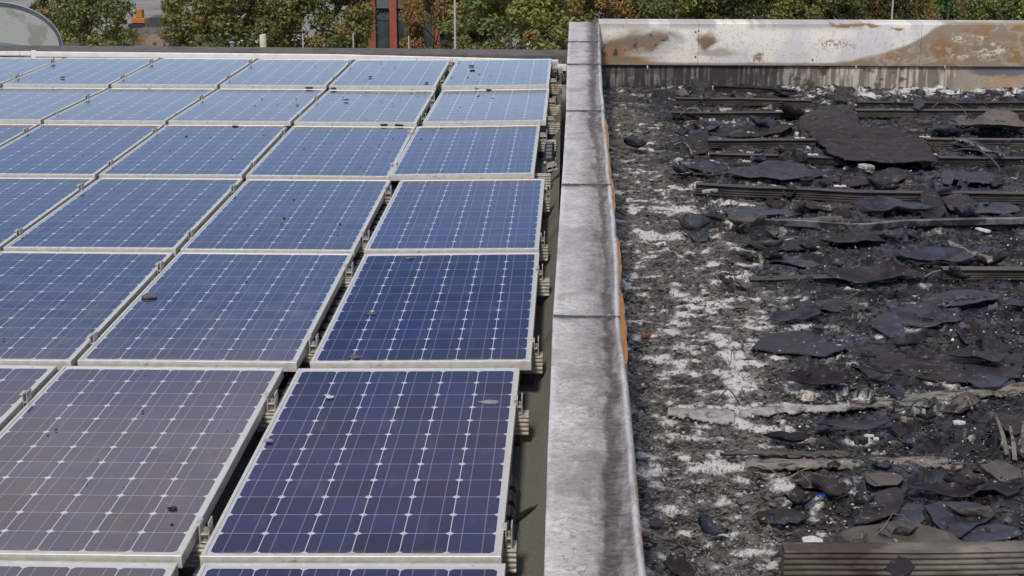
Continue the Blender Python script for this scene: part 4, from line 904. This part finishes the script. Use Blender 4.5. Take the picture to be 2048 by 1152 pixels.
# ---- loose shards one can count
MATS = ['char', 'charblue', 'char', 'charbrown', 'char', 'charblue']
rs = random.Random(5); cnt = 0
protos = []
for k in range(14):
    n = rs.choice((5, 6, 7, 8)); a0 = rs.random()*6
    W = [(math.cos(a0+6.283*j/n)*rs.uniform(.6, 1.15)*.1, math.sin(a0+6.283*j/n)*rs.uniform(.5, 1.0)*.1) for j in range(n)]
    protos.append((W, k))
pool = []
for W, k in protos:
    o = sheet('charred_shard', None, 0, M[MATS[k % 6]], None, curl=.05, thick=.004, wav=.018, rings=5, seed=400+k, world=W)
    o.location = (0, 0, 0); pool.append(o)
def in_right(u, v):
    return (u > 1380+60*math.sin(v/70) and v < 620) or (u > 1620 and v < 760) or (u > 1560 and v > 900) or (u > 1780)
first = [True]*len(pool)
while cnt < 150:
    u = rs.uniform(1240, 2060); v = 190+(1130-190)*rs.random()**1.35
    if not in_right(u, v) and rs.random() > .16: continue
    if 1590 < u < 1885 and 195 < v < 332: continue
    k = rs.randrange(len(pool)); p = on(u, v, BZ+.03)
    if p[0] < 1.3: continue
    if first[k]: o = pool[k]; first[k] = False
    else: o = pool[k].copy(); COL.objects.link(o)
    s = rs.choice((.32, .4, .5, .6, .8, 1.0)) * (1.0 if v < 500 else .72); s *= 1.15 if v < 420 else 1
    o.location = (p[0], p[1], BZ+.014+.012*s+rs.uniform(0, .012)); o.scale = (s*rs.uniform(1.0, 1.6), s*rs.uniform(.7, 1.3), s)
    o.rotation_euler = (rs.gauss(0, .18), rs.gauss(0, .18), rs.uniform(0, 6.28))
    tag(o, 'loose charred shard lying in the debris of the burned roof', 'charred shard', 'loose charred shards on the burned roof'); cnt += 1

for k in range(34):
    u = rs.uniform(1380, 2040); v = 200+880*rs.random()**1.4; q = on(u, v, BZ+.05); l = rs.uniform(.03, .14); a = rs.gauss(0, .5); b_ = rs.uniform(-.06, .06)
    P = [Vector((q[0]+math.cos(a)*l*t, q[1]+math.sin(a)*l*t*.6+b_*math.sin(3.1*t), BZ+.035+.03*math.sin(3.1*t+k)+.02)) for t in (-1, -.6, -.2, .2, .6, 1)]
    tag(MB().tube(P, rs.choice((.0015, .002, .003)), 5).build('burnt_wire', M[rs.choice(('silver', 'wire', 'wire', 'board'))], smooth=True), 'short curled burnt wire lying in the debris', 'wire', 'short burnt wires in the debris')
# ---- uncountable small litter
def litter(name, n, smin, smax, colf, seed, spread=None, lift=.004, tiltmax=.5):
    r = np.random.default_rng(seed)
    V0 = r.uniform(0, 1, n)**1.0
    u = r.uniform(1225, 2100, n*3); v = 178 + (1180-178)*r.uniform(0, 1, n*3)
    pts = np.stack([on(a, b, BZ+.01) for a, b in zip(u, v)])
    keep = pts[:, 0] > 1.2
    if spread is not None: keep &= spread(u, v, pts[:, 0], pts[:, 1], r)
    keep &= ~((u > 1420) & (r.uniform(0, 1, len(u)) < .35))
    keep &= ~((u > 1600) & (u < 1880) & (v > 200) & (v < 330))
    idx = np.where(keep)[0][:n]; pts = pts[idx]; n = len(pts)
    dist = np.linalg.norm(pts-CAM, axis=1)
    s = np.exp(r.uniform(math.log(smin), math.log(smax), n))*(.55+.45*dist/8)
    k = 5; ang = (np.arange(k)/k*2*np.pi)[None]+r.uniform(0, 6.28, (n, 1)) + r.uniform(-.4, .4, (n, k))
    rad = s[:, None]*r.uniform(.45, 1.1, (n, k)); asp = r.uniform(.45, 1, (n, 1))
    lx = rad*np.cos(ang); ly = rad*np.sin(ang)*asp
    th = r.uniform(0, 6.28, (n, 1)); x = lx*np.cos(th)-ly*np.sin(th); y = lx*np.sin(th)+ly*np.cos(th)
    tx = r.normal(0, tiltmax*.5, (n, 1)); ty = r.normal(0, tiltmax*.5, (n, 1))
    z = x*tx+y*ty + r.uniform(-.12, .12, (n, k))*s[:, None]
    base = BZ + burn_h(pts[:, 0], pts[:, 1]) + lift + s*.18
    top = np.stack([pts[:, 0:1]+x, pts[:, 1:2]+y, base[:, None]+z], -1)
    bot = top.copy(); bot[..., 2] -= (s*.12+.0015)[:, None]; bot[..., :2] = (bot[..., :2]-pts[:, None, :2])*.92+pts[:, None, :2]
    V = np.concatenate([top, bot], 1).reshape(-1, 3)
    o_ = np.arange(n)*10
    q = []
    for j in range(5): q.append(np.stack([o_+j, o_+5+j, o_+5+(j+1) % 5, o_+(j+1) % 5], 1))
    tri = [np.stack([o_, o_+1, o_+2, o_+3], 1), np.stack([o_, o_+3, o_+4, o_+4], 1)]
    # pentagon as quad + triangle: duplicate vertex is avoided by using two meshes' worth of faces
    quads = np.concatenate(q+[tri[0]])
    c = np.repeat(colf(u[idx], v[idx], pts, r, n), 10, axis=0)
    me_faces = [list(f) for f in quads] + [list(f) for f in np.stack([o_, o_+3, o_+4], 1)]
    o = mesh_obj(name, V, me_faces, M['flakes'], col=c)
    return o
def cdark(u, v, p, r, n):
    c = np.ones((n, 3))*r.uniform(.010, .055, (n, 1)); t = r.uniform(0, 1, n)
    c *= np.where(t[:, None] < .4, np.array([.85, .95, 1.35]), np.where(t[:, None] < .75, np.array([1, .97, .95]), np.array([1.25, 1.05, .75])))
    lf = (sst(1700, 1400, u) > r.uniform(0, 1, n))[:, None]
    return np.where(lf, c.mean(1, keepdims=True)*np.array([1.08, 1.03, .92])*2.6, c)
def cpale(u, v, p, r, n):
    c = np.ones((n, 3))*r.uniform(.08, .36, (n, 1))*np.array([1, .99, .93]); return c
def sp_dark(u, v, x, y, r): return (r.uniform(0, 1, len(u)) < .4+.6*sst(300, 420, v)) & (ash_mask(u, v, x, y)+r.normal(0, .05, len(u)) < .64)
def sp_pale(u, v, x, y, r): return ash_mask(u, v, x, y)+r.normal(0, .05, len(u)) > .60
def sp_any(u, v, x, y, r): return ash_mask(u, v, x, y)+r.normal(0, .12, len(u)) > .50
tag(litter('char_litter', 12000, .004, .020, cdark, 301, sp_dark), kind='stuff', label='small black and blue grey char flakes covering the burned roof', cat='debris')
tag(litter('ash_litter', 5000, .003, .013, cpale, 303, sp_pale, lift=.006), kind='stuff', label='small pale ash flakes drifted on the burned roof', cat='debris')
tag(litter('light_litter', 1500, .003, .012, cpale, 305, sp_any, lift=.012, tiltmax=.9), kind='stuff', label='scattered light chips over the black debris', cat='debris')

def cbright(u, v, p, r, n): return np.ones((n, 3))*r.uniform(.18, .62, (n, 1))*np.array([1, .985, .95])
def sp_right(u, v, x, y, r): return (u > 1400+r.normal(0, 60, len(u))) & (fbm(x*4, y*5, 3, 261)+r.normal(0, .08, len(u)) > .48)
tag(litter('bright_chips', 1500, .002, .0095, cbright, 307, sp_right, lift=.022, tiltmax=.7), kind='stuff', label='tiny bright chips strewn over the black membrane', cat='debris')

# ================================================================== THINGS BEYOND THE ROOF EDGE
p = ony(527, 104, 10.75); root = None
mb = MB(); r_ = .031; z1 = float(ony(527, 69, 10.75)[2])
mb.tube([(p[0], 10.75, -.1), (p[0], 10.75, z1-.004), (p[0]-.001, 10.75, z1)], [r_, r_, r_*.93], 20)
tag(mb.build('pale_pipe', M['pipe'], smooth=False), 'pale yellowish plastic pipe standing up behind the dark curb', 'pipe')
p = ony(464.5, 104, 10.75); z1 = float(ony(464, 82, 10.75)[2]); root = empty('roof_vent', (p[0], 10.75, 0)); tag(root, 'small grey vent pipe with a conical cap behind the dark curb', 'vent')
MB().tube([(0, 0, -.1), (0, 0, z1-.018)], .0165, 16).build('pipe', M['ventgrey'], root); MB().tube([(0, 0, z1-.018), (0, 0, z1-.013), (0, 0, z1-.002), (0, 0, z1)], [.027, .028, .014, .004], 16).build('cap', M['ventgrey'], root)

# barrel rooflight at the far left
SKY_Y = 14.4
ann = MB().box(-14, -2.2, ROOF_Y1+.02, 16, GZ, -1.0).build('annex', M['curb']); tag(ann, 'lower flat roofed annex behind the curb carrying the arched rooflight', 'building')
def skypt(u, v): return ony(u, v, SKY_Y)
tl = empty('barrel_rooflight', (-3.6, SKY_Y, 0)); tag(tl, 'arched rooflight with ribbed translucent end and dark grey frame at the far left', 'rooflight')
Rc = skypt(126, 103); Lc = skypt(-98, 70); ax = (Rc-Lc); wd = np.linalg.norm(ax); ex = ax/wd; ez = np.array([-ex[2], 0, ex[0]]); mid = (Rc+Lc)/2
ap = skypt(34, 9); hh = float((ap-mid)@ez); 
def arc(t, s=1.0, dy=0): 
    a = math.pi*t; q = mid + ex*(-math.cos(a)*wd/2*s) + ez*(math.sin(a)**.92*hh*(s if s > .99 else (s+.0))); return Vector((q[0], q[1]+dy, q[2]))
def relp(o): o.matrix_parent_inverse = Matrix.Translation(-tl.location); return o
nA = 48; V = []; F = []
for i in range(nA+1):
    a = math.pi*i/nA; o1 = arc(i/nA, 1.0); 
    for (s, dy) in ((1.0, -.025), (.945, -.025), (.945, .03), (1.0, .03)): V.append(arc(i/nA, s, dy))
for i in range(nA):
    for k in range(4): k2 = (k+1) % 4; F.append([i*4+k, i*4+k2, (i+1)*4+k2, (i+1)*4+k])
M['greyframe'] = nmat('grey_rooflight_frame', (.085, .10, .125), (.13, .15, .18), 6, .5, .2)
relp(mesh_obj('arch_frame', V, F, M['greyframe'], tl, smooth=False))
relp(MB().tube([arc(t/nA, 1.012, -.03) for t in range(nA+1)], .008, 6).build('rim_highlight', M['ventgrey'], tl, smooth=True))  # added lighter tube standing in for the highlight along the rim
# ribbed translucent end
mpoly, ntp, bp = newmat('ribbed_polycarbonate'); gp = G(ntp); vp = gp.obj((1, 1, 1))
spz = ntp.nodes.new('ShaderNodeSeparateXYZ'); gp.L.new(vp, spz.inputs[0])

rr_ = gp.m('FRACT', gp.m('MULTIPLY', gp.m('SUBTRACT', spz.outputs['Z'], gp.m('MULTIPLY', spz.outputs['X'], -.15)), 48))
cc_ = gp.mix(gp.ramp(rr_, .0, .35), (.17, .19, .17), (.40, .425, .385))
cc_ = gp.mix(gp.ramp(gp.noise(vp, 3.4, 3), .50, .62, 0, .55), cc_, (.17, .18, .13)); gp.val(bp.inputs['Base Color'], cc_); bp.inputs['Roughness'].default_value = .35
V = [Vector(mid)]; F = []
for i in range(nA+1): V.append(arc(i/nA, .95, .0))
for i in range(nA): F.append([0, i+2, i+1])
relp(mesh_obj('end_panel', V, F, mpoly, tl))
mb = MB().sweep([(0, -.045), (.06, -.045), (.06, .006), (0, .006)], [(Vector(Lc)+Vector((-.0, -.03, 0)), (0, 1, 0), Vector(ez)), (Vector(Rc)+Vector((.0, -.03, 0)), (0, 1, 0), Vector(ez))]); relp(mb.build('bottom_frame', M['ventgrey'], tl))
# curved back shell
V = []; F = []
for i in range(nA+1):
    for dy in (.03, 1.2): q = arc(i/nA, .97, dy); q.x -= (dy-.03)*.34; q.z -= (dy-.03)*.10; V.append(q)
for i in range(nA): F.append([i*2, i*2+1, i*2+3, i*2+2])
relp(mesh_obj('vault', V, F, mpoly, tl, smooth=True))
relp(MB().box(float(Lc[0])+.05, float(Rc[0])-.12, SKY_Y+.0, SKY_Y+1.2, -.999, float(Rc[2])-.06).build('kerb', M['tar'], tl))

# ground level posts and lamp posts
def gpos(u, dist):  # point on the ground seen in column u at that distance
    r = ray(u, 60); t = dist/r[1]; return CAM[0]+r[0]*t, CAM[1]+dist
def ztop(u, v, y): return float(ony(u, v, y)[2])
for (u, v, lb) in ((605, 67, 'short grey metal post in front of the trees, left of three'), (706, 67, 'short grey metal post in front of the trees, middle of three'), (817, 72, 'short grey metal post in front of the trees, right of three')):
    x, y = gpos(u, 72); zz = ztop(u, v, y); mb = MB().tube([(x, y, GZ), (x, y, zz-.02), (x, y, zz)], [.035, .03, .02], 10)
    mb.box(x-.09, x+.09, y-.09, y+.09, GZ, GZ+.02)
    tag(mb.build('metal_post', M['post']), lb, 'post')
for (u, lb, dd) in ((910, 'tall pale lamp post rising past the middle tree', 70), (1782, 'tall pale lamp post above the rust stained fascia', 80), (243, 'thin lamp post beside the excavator gap at the left', 88)):
    x, y = gpos(u, dd); root = empty('lamp_post', (x, y, GZ)); tag(root, lb, 'lamp post')
    MB().tube([(0, 0, 0), (0, 0, 1.2), (0, 0, 1.21), (0, 0, 9)], [.09, .085, .055, .04], 12).build('pole', M['post'], root)
    MB().tube([(0, 0, 9), (0, -.3, 9.25), (0, -.9, 9.35)], [.04, .035, .03], 8).build('arm', M['post'], root)
    MB().box(-.12, .12, -1.5, -.85, 9.3, 9.42).build('lantern', M['ventgrey'], root, bevel=.03)

# ---- trees
def leafmat(name):
    m, nt, b = newmat(name); g = G(nt); oi = nt.nodes.new('ShaderNodeObjectInfo')
    c = g.scale(g.attr('Col'), g.m('ADD', g.m('MULTIPLY', oi.outputs['Random'], .35), .85))
    g.val(b.inputs['Base Color'], c); b.inputs['Roughness'].default_value = .6; b.inputs['Specular IOR Level'].default_value = .3
    tr = nt.nodes.new('ShaderNodeBsdfTranslucent'); g.L.new(c, tr.inputs['Color']); mx = nt.nodes.new('ShaderNodeMixShader'); mx.inputs[0].default_value = .25
    o = nt.nodes['Material Output']; g.L.new(b.outputs[0], mx.inputs[1]); g.L.new(tr.outputs[0], mx.inputs[2]); g.L.new(mx.outputs[0], o.inputs['Surface'])
    return m
M['leaf'] = leafmat('autumn_leaf')
PAL = {'olive': [(.125, .135, .04), (.145, .15, .045), (.075, .10, .035), (.17, .155, .05), (.18, .13, .05)],
       'brown': [(.13, .11, .04), (.16, .125, .04), (.09, .09, .03), (.18, .12, .045), (.22, .13, .045)],
       'green': [(.05, .11, .03), (.075, .14, .035), (.035, .075, .025), (.10, .15, .03), (.12, .15, .03)],
       'dark': [(.045, .055, .02), (.07, .075, .025), (.03, .04, .018), (.10, .09, .03), (.12, .08, .03)]}
def crown_mesh(seed, pal, w_, h, nl=24000, z0=1.0):
    r = np.random.default_rng(seed); nc = 150; C = []
    while len(C) < nc:
        q = r.uniform(-1, 1, 3)
        rr = np.linalg.norm(q)
        if rr > 1 or rr < .55: continue
        zc = (q[2]+1)/2; prof = (1-.55*max(0, zc-.45)/.55)*(1-.25*max(0, .2-zc)/.2)
        C.append([q[0]*w_/2*prof, q[1]*w_/2*prof, z0+zc*(h-z0)])
    C = np.array(C); cs = r.uniform(.35, .75, nc); idx = r.integers(0, nc, nl)
    d = r.normal(0, 1, (nl, 3)); d /= np.linalg.norm(d, axis=1)[:, None]; d *= (r.uniform(0, 1, nl)**.45)[:, None]
    P = C[idx] + d*cs[idx][:, None]*np.array([1, 1, .8])
    s = r.uniform(.05, .115, nl); nrm = d*.7 + r.normal(0, .6, (nl, 3)) + np.array([0, 0, .35]); nrm /= np.linalg.norm(nrm, axis=1)[:, None]
    t = np.cross(nrm, r.normal(0, 1, (nl, 3))); t /= np.linalg.norm(t, axis=1)[:, None]; b = np.cross(nrm, t)
    V = np.stack([P+t*s[:, None], P+b*(s*.7)[:, None]+nrm*(s*.2)[:, None], P-t*s[:, None], P-b*(s*.7)[:, None]], 1).reshape(-1, 3)
    F = np.arange(nl*4).reshape(-1, 4)
    pc = np.array(PAL[pal]); ccol = pc[r.choice(5, nc, p=[.33, .25, .24, .12, .06])]; lc = pc[r.choice(5, nl, p=[.3, .25, .2, .17, .08])]
    c = (ccol[idx]*.72+lc*.28)*r.uniform(1.15, 1.85, (nl, 1))*(1.0, 1.0, 1.0, .75)[0]; return V, F, np.repeat(c, 4, axis=0)
TM = {}
def tree_proto(key, seed, pal, w_, h, nl=24000):
    root = empty('tree'); V, F, c = crown_mesh(seed, pal, w_, h, nl); mesh_obj('crown', V, F, M['leaf'], root, col=c)
    mb = MB(); rr = random.Random(seed); mb.tube([(0, 0, 0), (.05, 0, 1.2), (0, .05, 2.8), (.05, 0, h*.75)], [.17, .13, .10, .03], 8)
    for k in range(7):
        a = k*2.4; zz = 1.4+k*.55; l = w_*.36*(1-k*.08); mb.tube([(0, 0, zz), (math.cos(a)*l*.5, math.sin(a)*l*.5, zz+.5), (math.cos(a)*l, math.sin(a)*l, zz+1.1)], [.06, .04, .015], 6)
    mb.build('trunk', M['bark'], root); TM[key] = [root, False]
tree_proto('olive1', 1, 'olive', 5.6, 8.6); tree_proto('olive2', 2, 'olive', 5.4, 9.0); tree_proto('brown', 3, 'brown', 5.0, 8.8); tree_proto('dark', 4, 'dark', 5.2, 8.6); tree_proto('green', 5, 'green', 6.5, 9.5)
def put_tree(key, u, dist, label, rz=0, s=1, sw=1):
    rt, us = TM[key]
    if not us: o = rt; TM[key][1] = True
    else:
        o = rt.copy(); COL.objects.link(o)
        for ch in rt.children: c = ch.copy(); COL.objects.link(c); c.parent = o
    x, y = gpos(u, dist); o.location = (x, y, GZ); o.rotation_euler = (0, 0, rz); o.scale = (s*sw*1.08, s*sw*1.08, s); tag(o, label, 'tree', 'trees beyond the roofs')
T = [('olive1', 172, 78, 'olive yellow tree beside the arched rooflight', 0, 1.0, .84), ('olive2', 464, 78, 'broad olive tree right of the cable drum, behind the grey vent', 1, 1.05, 1.04), ('olive1', 646, 80, 'olive tree behind the left and middle short posts', 2.2, 1, .95), ('brown', 868, 82, 'narrow brownish tree just right of the brick columns', .4, 1, .68), ('olive2', 1022, 77, 'full olive tree between the tall lamp post and the parapet end', 3.1, 1, 1.12),
 ('brown', 1218, 84, 'brownish tree just right of the parapet end', 2, 1, .95), ('olive1', 1352, 82, 'olive tree above the left part of the stained fascia', 3.9, 1, .9), ('dark', 1490, 82, 'dark green tree above the first fascia joint', 1, 1, .85), ('olive2', 1625, 80, 'yellow green tree above the middle of the fascia', 5, 1, .95), ('dark', 1735, 83, 'dark tree left of the lamp post over the fascia', 2.5, 1, .8), ('green', 1895, 95, 'bright green tree above the swirling rust stain', 2, .95, .9), ('brown', 1815, 84, 'small brown tree right of the lamp post over the fascia', 4.2, .95, .6), ('olive1', 2010, 82, 'olive tree above the right end of the fascia', 5.2, 1, .85), ('dark', 2120, 82, 'dark tree at the right edge of the row', 0, 1, 1),
 ('green', 262, 150, 'distant bright green tree behind the excavator, left one', 1, 1.15, 1.0), ('green', 330, 158, 'distant bright green tree behind the excavator, right one', 3, 1.2, 1.0), ('dark', 300, 142, 'distant dark bush behind the excavator', 1, .62, .7), ('brown', 348, 112, 'brown bare looking tree right of the excavator', 2, .75, .5), ('dark', 920, 100, 'dark tree behind the tall lamp post', 3, 1, 1), ('dark', 1290, 98, 'dark tree in the gap right of the brownish tree', 4, 1, 1), ('dark', 1560, 100, 'dark tree filling the gap left of the yellow green tree', 5, 1, 1), ('dark', 1420, 101, 'dark tree behind the first fascia joint', 6, 1, 1), ('dark', 1690, 102, 'dark tree behind the orange fascia stain', 7, 1, 1), ('dark', 1960, 101, 'dark tree behind the right rust stain', 8, 1, 1), ('dark', 470, 98, 'dark tree behind the broad olive tree', 2.3, 1, .8), ('green', 620, 165, 'distant green tree behind the left short post', 2.3, 1, 1.3), ('dark', 1060, 100, 'dark tree behind the full olive tree', 2.9, 1, .6), ('dark', 545, 102, 'dark tree behind the white van', 1.2, 1, .9), ('dark', 965, 99, 'dark tree right behind the tall lamp post', 5.4, 1, .9), ('dark', 140, 98, 'dark tree behind the tree beside the arched rooflight', 3.4, 1, .8), ('brown', 1128, 108, 'brownish tree far behind the emergency van', .4, 1, .9)]
for t in T: put_tree(*t)

# ---- brick office building between the trees
x0, y0 = gpos(738, 96); ob = empty('brick_office_building', (x0, y0, GZ)); tag(ob, 'office block with red brick columns and dark glazing behind the trees', 'building')
xr = gpos(752, 96)[0]-x0; pitch = gpos(780.5, 96)[0]-x0; cwid = max(xr, .42)
for k in range(-1, 4):
    MB().box(k*pitch, k*pitch+cwid, -.3, .3, 0, 11).build('brick_column', M['brickcol'], ob)
for k in range(-1, 3):
    f = MB().box(k*pitch+cwid+.001, (k+1)*pitch-.001, .05, .12, .3, 2.9).build('window', M['glassdark'], ob)
    MB().box(k*pitch+cwid+.001, (k+1)*pitch-.001, .04, .13, 3.9-.28, 6.2).build('window', M['glasspale'], ob)
    MB().box(k*pitch+cwid+.001, (k+1)*pitch-.001, .04, .13, 6.5, 8.6).build('window', M['glassdark'], ob)
    for zz in (2.9, 6.2, 8.6): MB().box(k*pitch+cwid+.0015, (k+1)*pitch-.0015, .0, .2, zz+.001, zz+.299).build('spandrel', M['darkmetal'], ob)
MB().box(-pitch, 3*pitch+cwid, .3005, 9, 0, 10.9).build('core', M['glassdark'], ob)
# house with a red roof far left
x0, y0 = gpos(40, 150); h = empty('red_roofed_house', (x0, y0, GZ)); tag(h, 'distant pale house with red tiled roof above the arched rooflight', 'house')
MB().box(-5, 3.2, 0, 7, 0, 1.2).build('wall', M['brickcol'], h)
MB().box(-5.2, 3.4, -.1, 7.1, 1.2005, 1.45).build('eaves', M['render'], h)
MB().add([(-5.4, -.3, 1.451), (3.6, -.3, 1.451), (3.6, 7.3, 1.451), (-5.4, 7.3, 1.451), (-5.4, 3.5, 4.2), (3.6, 3.5, 4.2)], [(0, 1, 5, 4), (2, 3, 4, 5), (1, 2, 5), (3, 0, 4), (3, 2, 1, 0)]).build('roof', M['ventgrey'], h)

# ---- vans
def van(u, dist, label, rz, checks, uoff=0):
    x, y = gpos(u, dist); root = empty('white_van', (x, y, GZ)); root.rotation_euler = (0, 0, rz); tag(root, label, 'van')
    prof = [(-2.6, .35), (-2.6, 2.3), (-2.45, 2.45), (1.3, 2.45), (1.6, 2.3), (2.2, 1.45), (2.7, 1.2), (2.75, .4), (2.5, .3), (-2.5, .3)]
    MB().sweep(prof, [((0, -1.0, 0), (1, 0, 0), (0, 0, 1)), ((0, 1.0, 0), (1, 0, 0), (0, 0, 1))]).build('body', M['vanwhite'], root, bevel=.06, seg=2)
    for sx in (-1.7, 1.8):
        for sy in (-.96, .86):
            mb = MB().tube([(sx, sy, .35), (sx, sy+.12, .35)], .35, 18).build('wheel', M['rubber'], root)
    MB().box(.55, 1.35, -1.012, -1.004, 1.5, 2.05).build('side_window', M['glassdark'], root)
    MB().box(-2.612, -2.604, -.8, .8, 1.5, 2.1).build('rear_window', M['glassdark'], root)
    MB().box(2.75, 2.8, -.9, .9, .4, .6).build('bumper', M['darkmetal'], root)
    if checks:
        for k in range(8):
            MB().box(-2.4+k*.6, -1.8+k*.6-.001, -1.016, -1.006, .75, 1.15).build('reflective_block', M['lime' if k % 2 else 'bluepaint'], root)
            if k < 4: MB().box(-2.616, -2.606, -.9+k*.45, -.45+k*.45-.001, .75, 1.15).build('reflective_block', M['lime' if k % 2 else 'bluepaint'], root)
        MB().box(.3, .7, -.8, .8, 2.4505, 2.6).build('blue_light_bar', M['bluepaint'], root, bevel=.03)
    return root
van(1128, 92, 'white emergency van with blue and lime checks behind the tree by the parapet end', R(62), True)
van(566, 90, 'plain white van glimpsed through the trees right of the pale pipe', R(20), False)

# ---- small orange excavator and cable drum in the gap
x, y = gpos(281, 116); ex_ = empty('orange_excavator', (x, y, GZ)); ex_.rotation_euler = (0, 0, R(170)); ex_.scale = (.62, .62, .62); tag(ex_, 'small orange excavator with raised arm in the gap between the trees', 'excavator')
for sy in (-.7, .4): MB().sweep([(-1.1, 0), (1.1, 0), (1.25, .25), (1.1, .5), (-1.1, .5), (-1.25, .25)], [((0, sy, 0), (1, 0, 0), (0, 0, 1)), ((0, sy+.32, 0), (1, 0, 0), (0, 0, 1))]).build('track', M['rubber'], ex_)
MB().box(-.9, .8, -.65, .65, .55, 1.15).build('body', M['orange'], ex_, bevel=.06)
MB().box(-.35, .5, -.6, .1, 1.1505, 2.1).build('cab', M['orange'], ex_, bevel=.05); MB().box(-.25, .4, -.611, -.601, 1.35, 1.95).build('cab_window', M['glassdark'], ex_)
MB().sweep([(-.1, -.1), (.1, -.1), (.1, .1), (-.1, .1)], [((.7, .3, 1.0), (0, 1, 0), (0, 0, 1)), ((1.1, .3, 2.3), (0, 1, 0), (-.7, 0, .7)), ((1.6, .3, 2.5), (0, 1, 0), (0, 0, 1))]).build('boom', M['orange'], ex_)
MB().sweep([(-.08, -.08), (.08, -.08), (.08, .08), (-.08, .08)], [((1.6, .3, 2.5), (0, 1, 0), (1, 0, 0)), ((1.9, .3, .9), (0, 1, 0), (1, 0, 0))]).build('dipper', M['orange'], ex_)
MB().sweep([(0, 0), (.45, .1), (.4, .5), (0, .45)], [((1.6, .05, .4), (1, 0, 0), (0, 0, 1)), ((1.6, .55, .4), (1, 0, 0), (0, 0, 1))]).build('bucket', M['darkmetal'], ex_)
x, y = gpos(310, 96); zc = ztop(310, 86, y); dr = empty('cable_drum', (x, y, GZ)); tag(dr, 'weathered round cable drum in the gap between the trees', 'cable drum')
rad_ = .55
for yy in (-.28, .22):
    MB().tube([(0, yy, rad_), (0, yy+.06, rad_)], rad_, 28).build('flange', M['reel'], dr)
MB().tube([(0, -.2199, rad_), (0, .2199, rad_)], rad_*.5, 20).build('core', M['darkmetal'], dr); MB().tube([(0, -.31, rad_), (0, -.2801, rad_)], .09, 12).build('hub', M['darkmetal'], dr)
dr.location.z = zc-rad_
hx, hy = gpos(312, 109); hb = np.meshgrid(np.linspace(-7, 7, 50), np.linspace(-3, 3, 24)); hz = 1.0*np.exp(-(hb[0]/4.2)**2-(hb[1]/1.7)**2)*(.6+.8*fbm(hb[0]*.8, hb[1]*.8, 4, 311))-.03
i = np.arange(hb[0].size).reshape(hb[0].shape)
M['soil'] = nmat('dark_rubble', (.075, .062, .052), (.13, .115, .10), 1.6, .95, 0, (.20, .19, .18), 2.3, (.58, .7), bump=.8, bdist=.1)
tag(mesh_obj('rubble_heap', np.stack([hb[0].ravel()+hx, hb[1].ravel()+hy, hz.ravel()+GZ], 1), np.stack([i[:-1, :-1].ravel(), i[:-1, 1:].ravel(), i[1:, 1:].ravel(), i[1:, :-1].ravel()], 1), M['soil'], smooth=True), 'dark rubble heap behind the cable drum', 'rubble heap')
mb = MB().box(x-.7, x+.7, y-.5, y+.5, GZ, zc-rad_-.002) if zc-rad_ > GZ+.05 else None
if mb: tag(mb.build('pallet', M['reel']), 'low wooden stack under the cable drum', 'pallet')
x, y = gpos(278, 104); mb = MB().box(x-.55, x+.5, y-.1, y+.1, ztop(278, 84, y), ztop(278, 77, y))
for sx in (-.5, .4): mb.box(x+sx, x+sx+.08, y-.05, y+.05, GZ, ztop(278, 84, y)-.001)
tag(mb.build('orange_barrier', M['orange']), 'orange barrier beam left of the cable drum', 'barrier')
x, y = gpos(312, 114); mb = MB().sweep([(-.9, 0), (-.7, .8), (-.3, 1.0), (.3, 1.0), (.8, .7), (.9, 0)], [((x, y, GZ), (1, 0, 0), (0, 0, 1)), ((x, y+1.2, GZ), (1, 0, 0), (0, 0, 1))])
tag(mb.build('dark_skip', M['darkmetal'], bevel=.05), 'dark rubbish heap container behind the cable drum', 'skip')
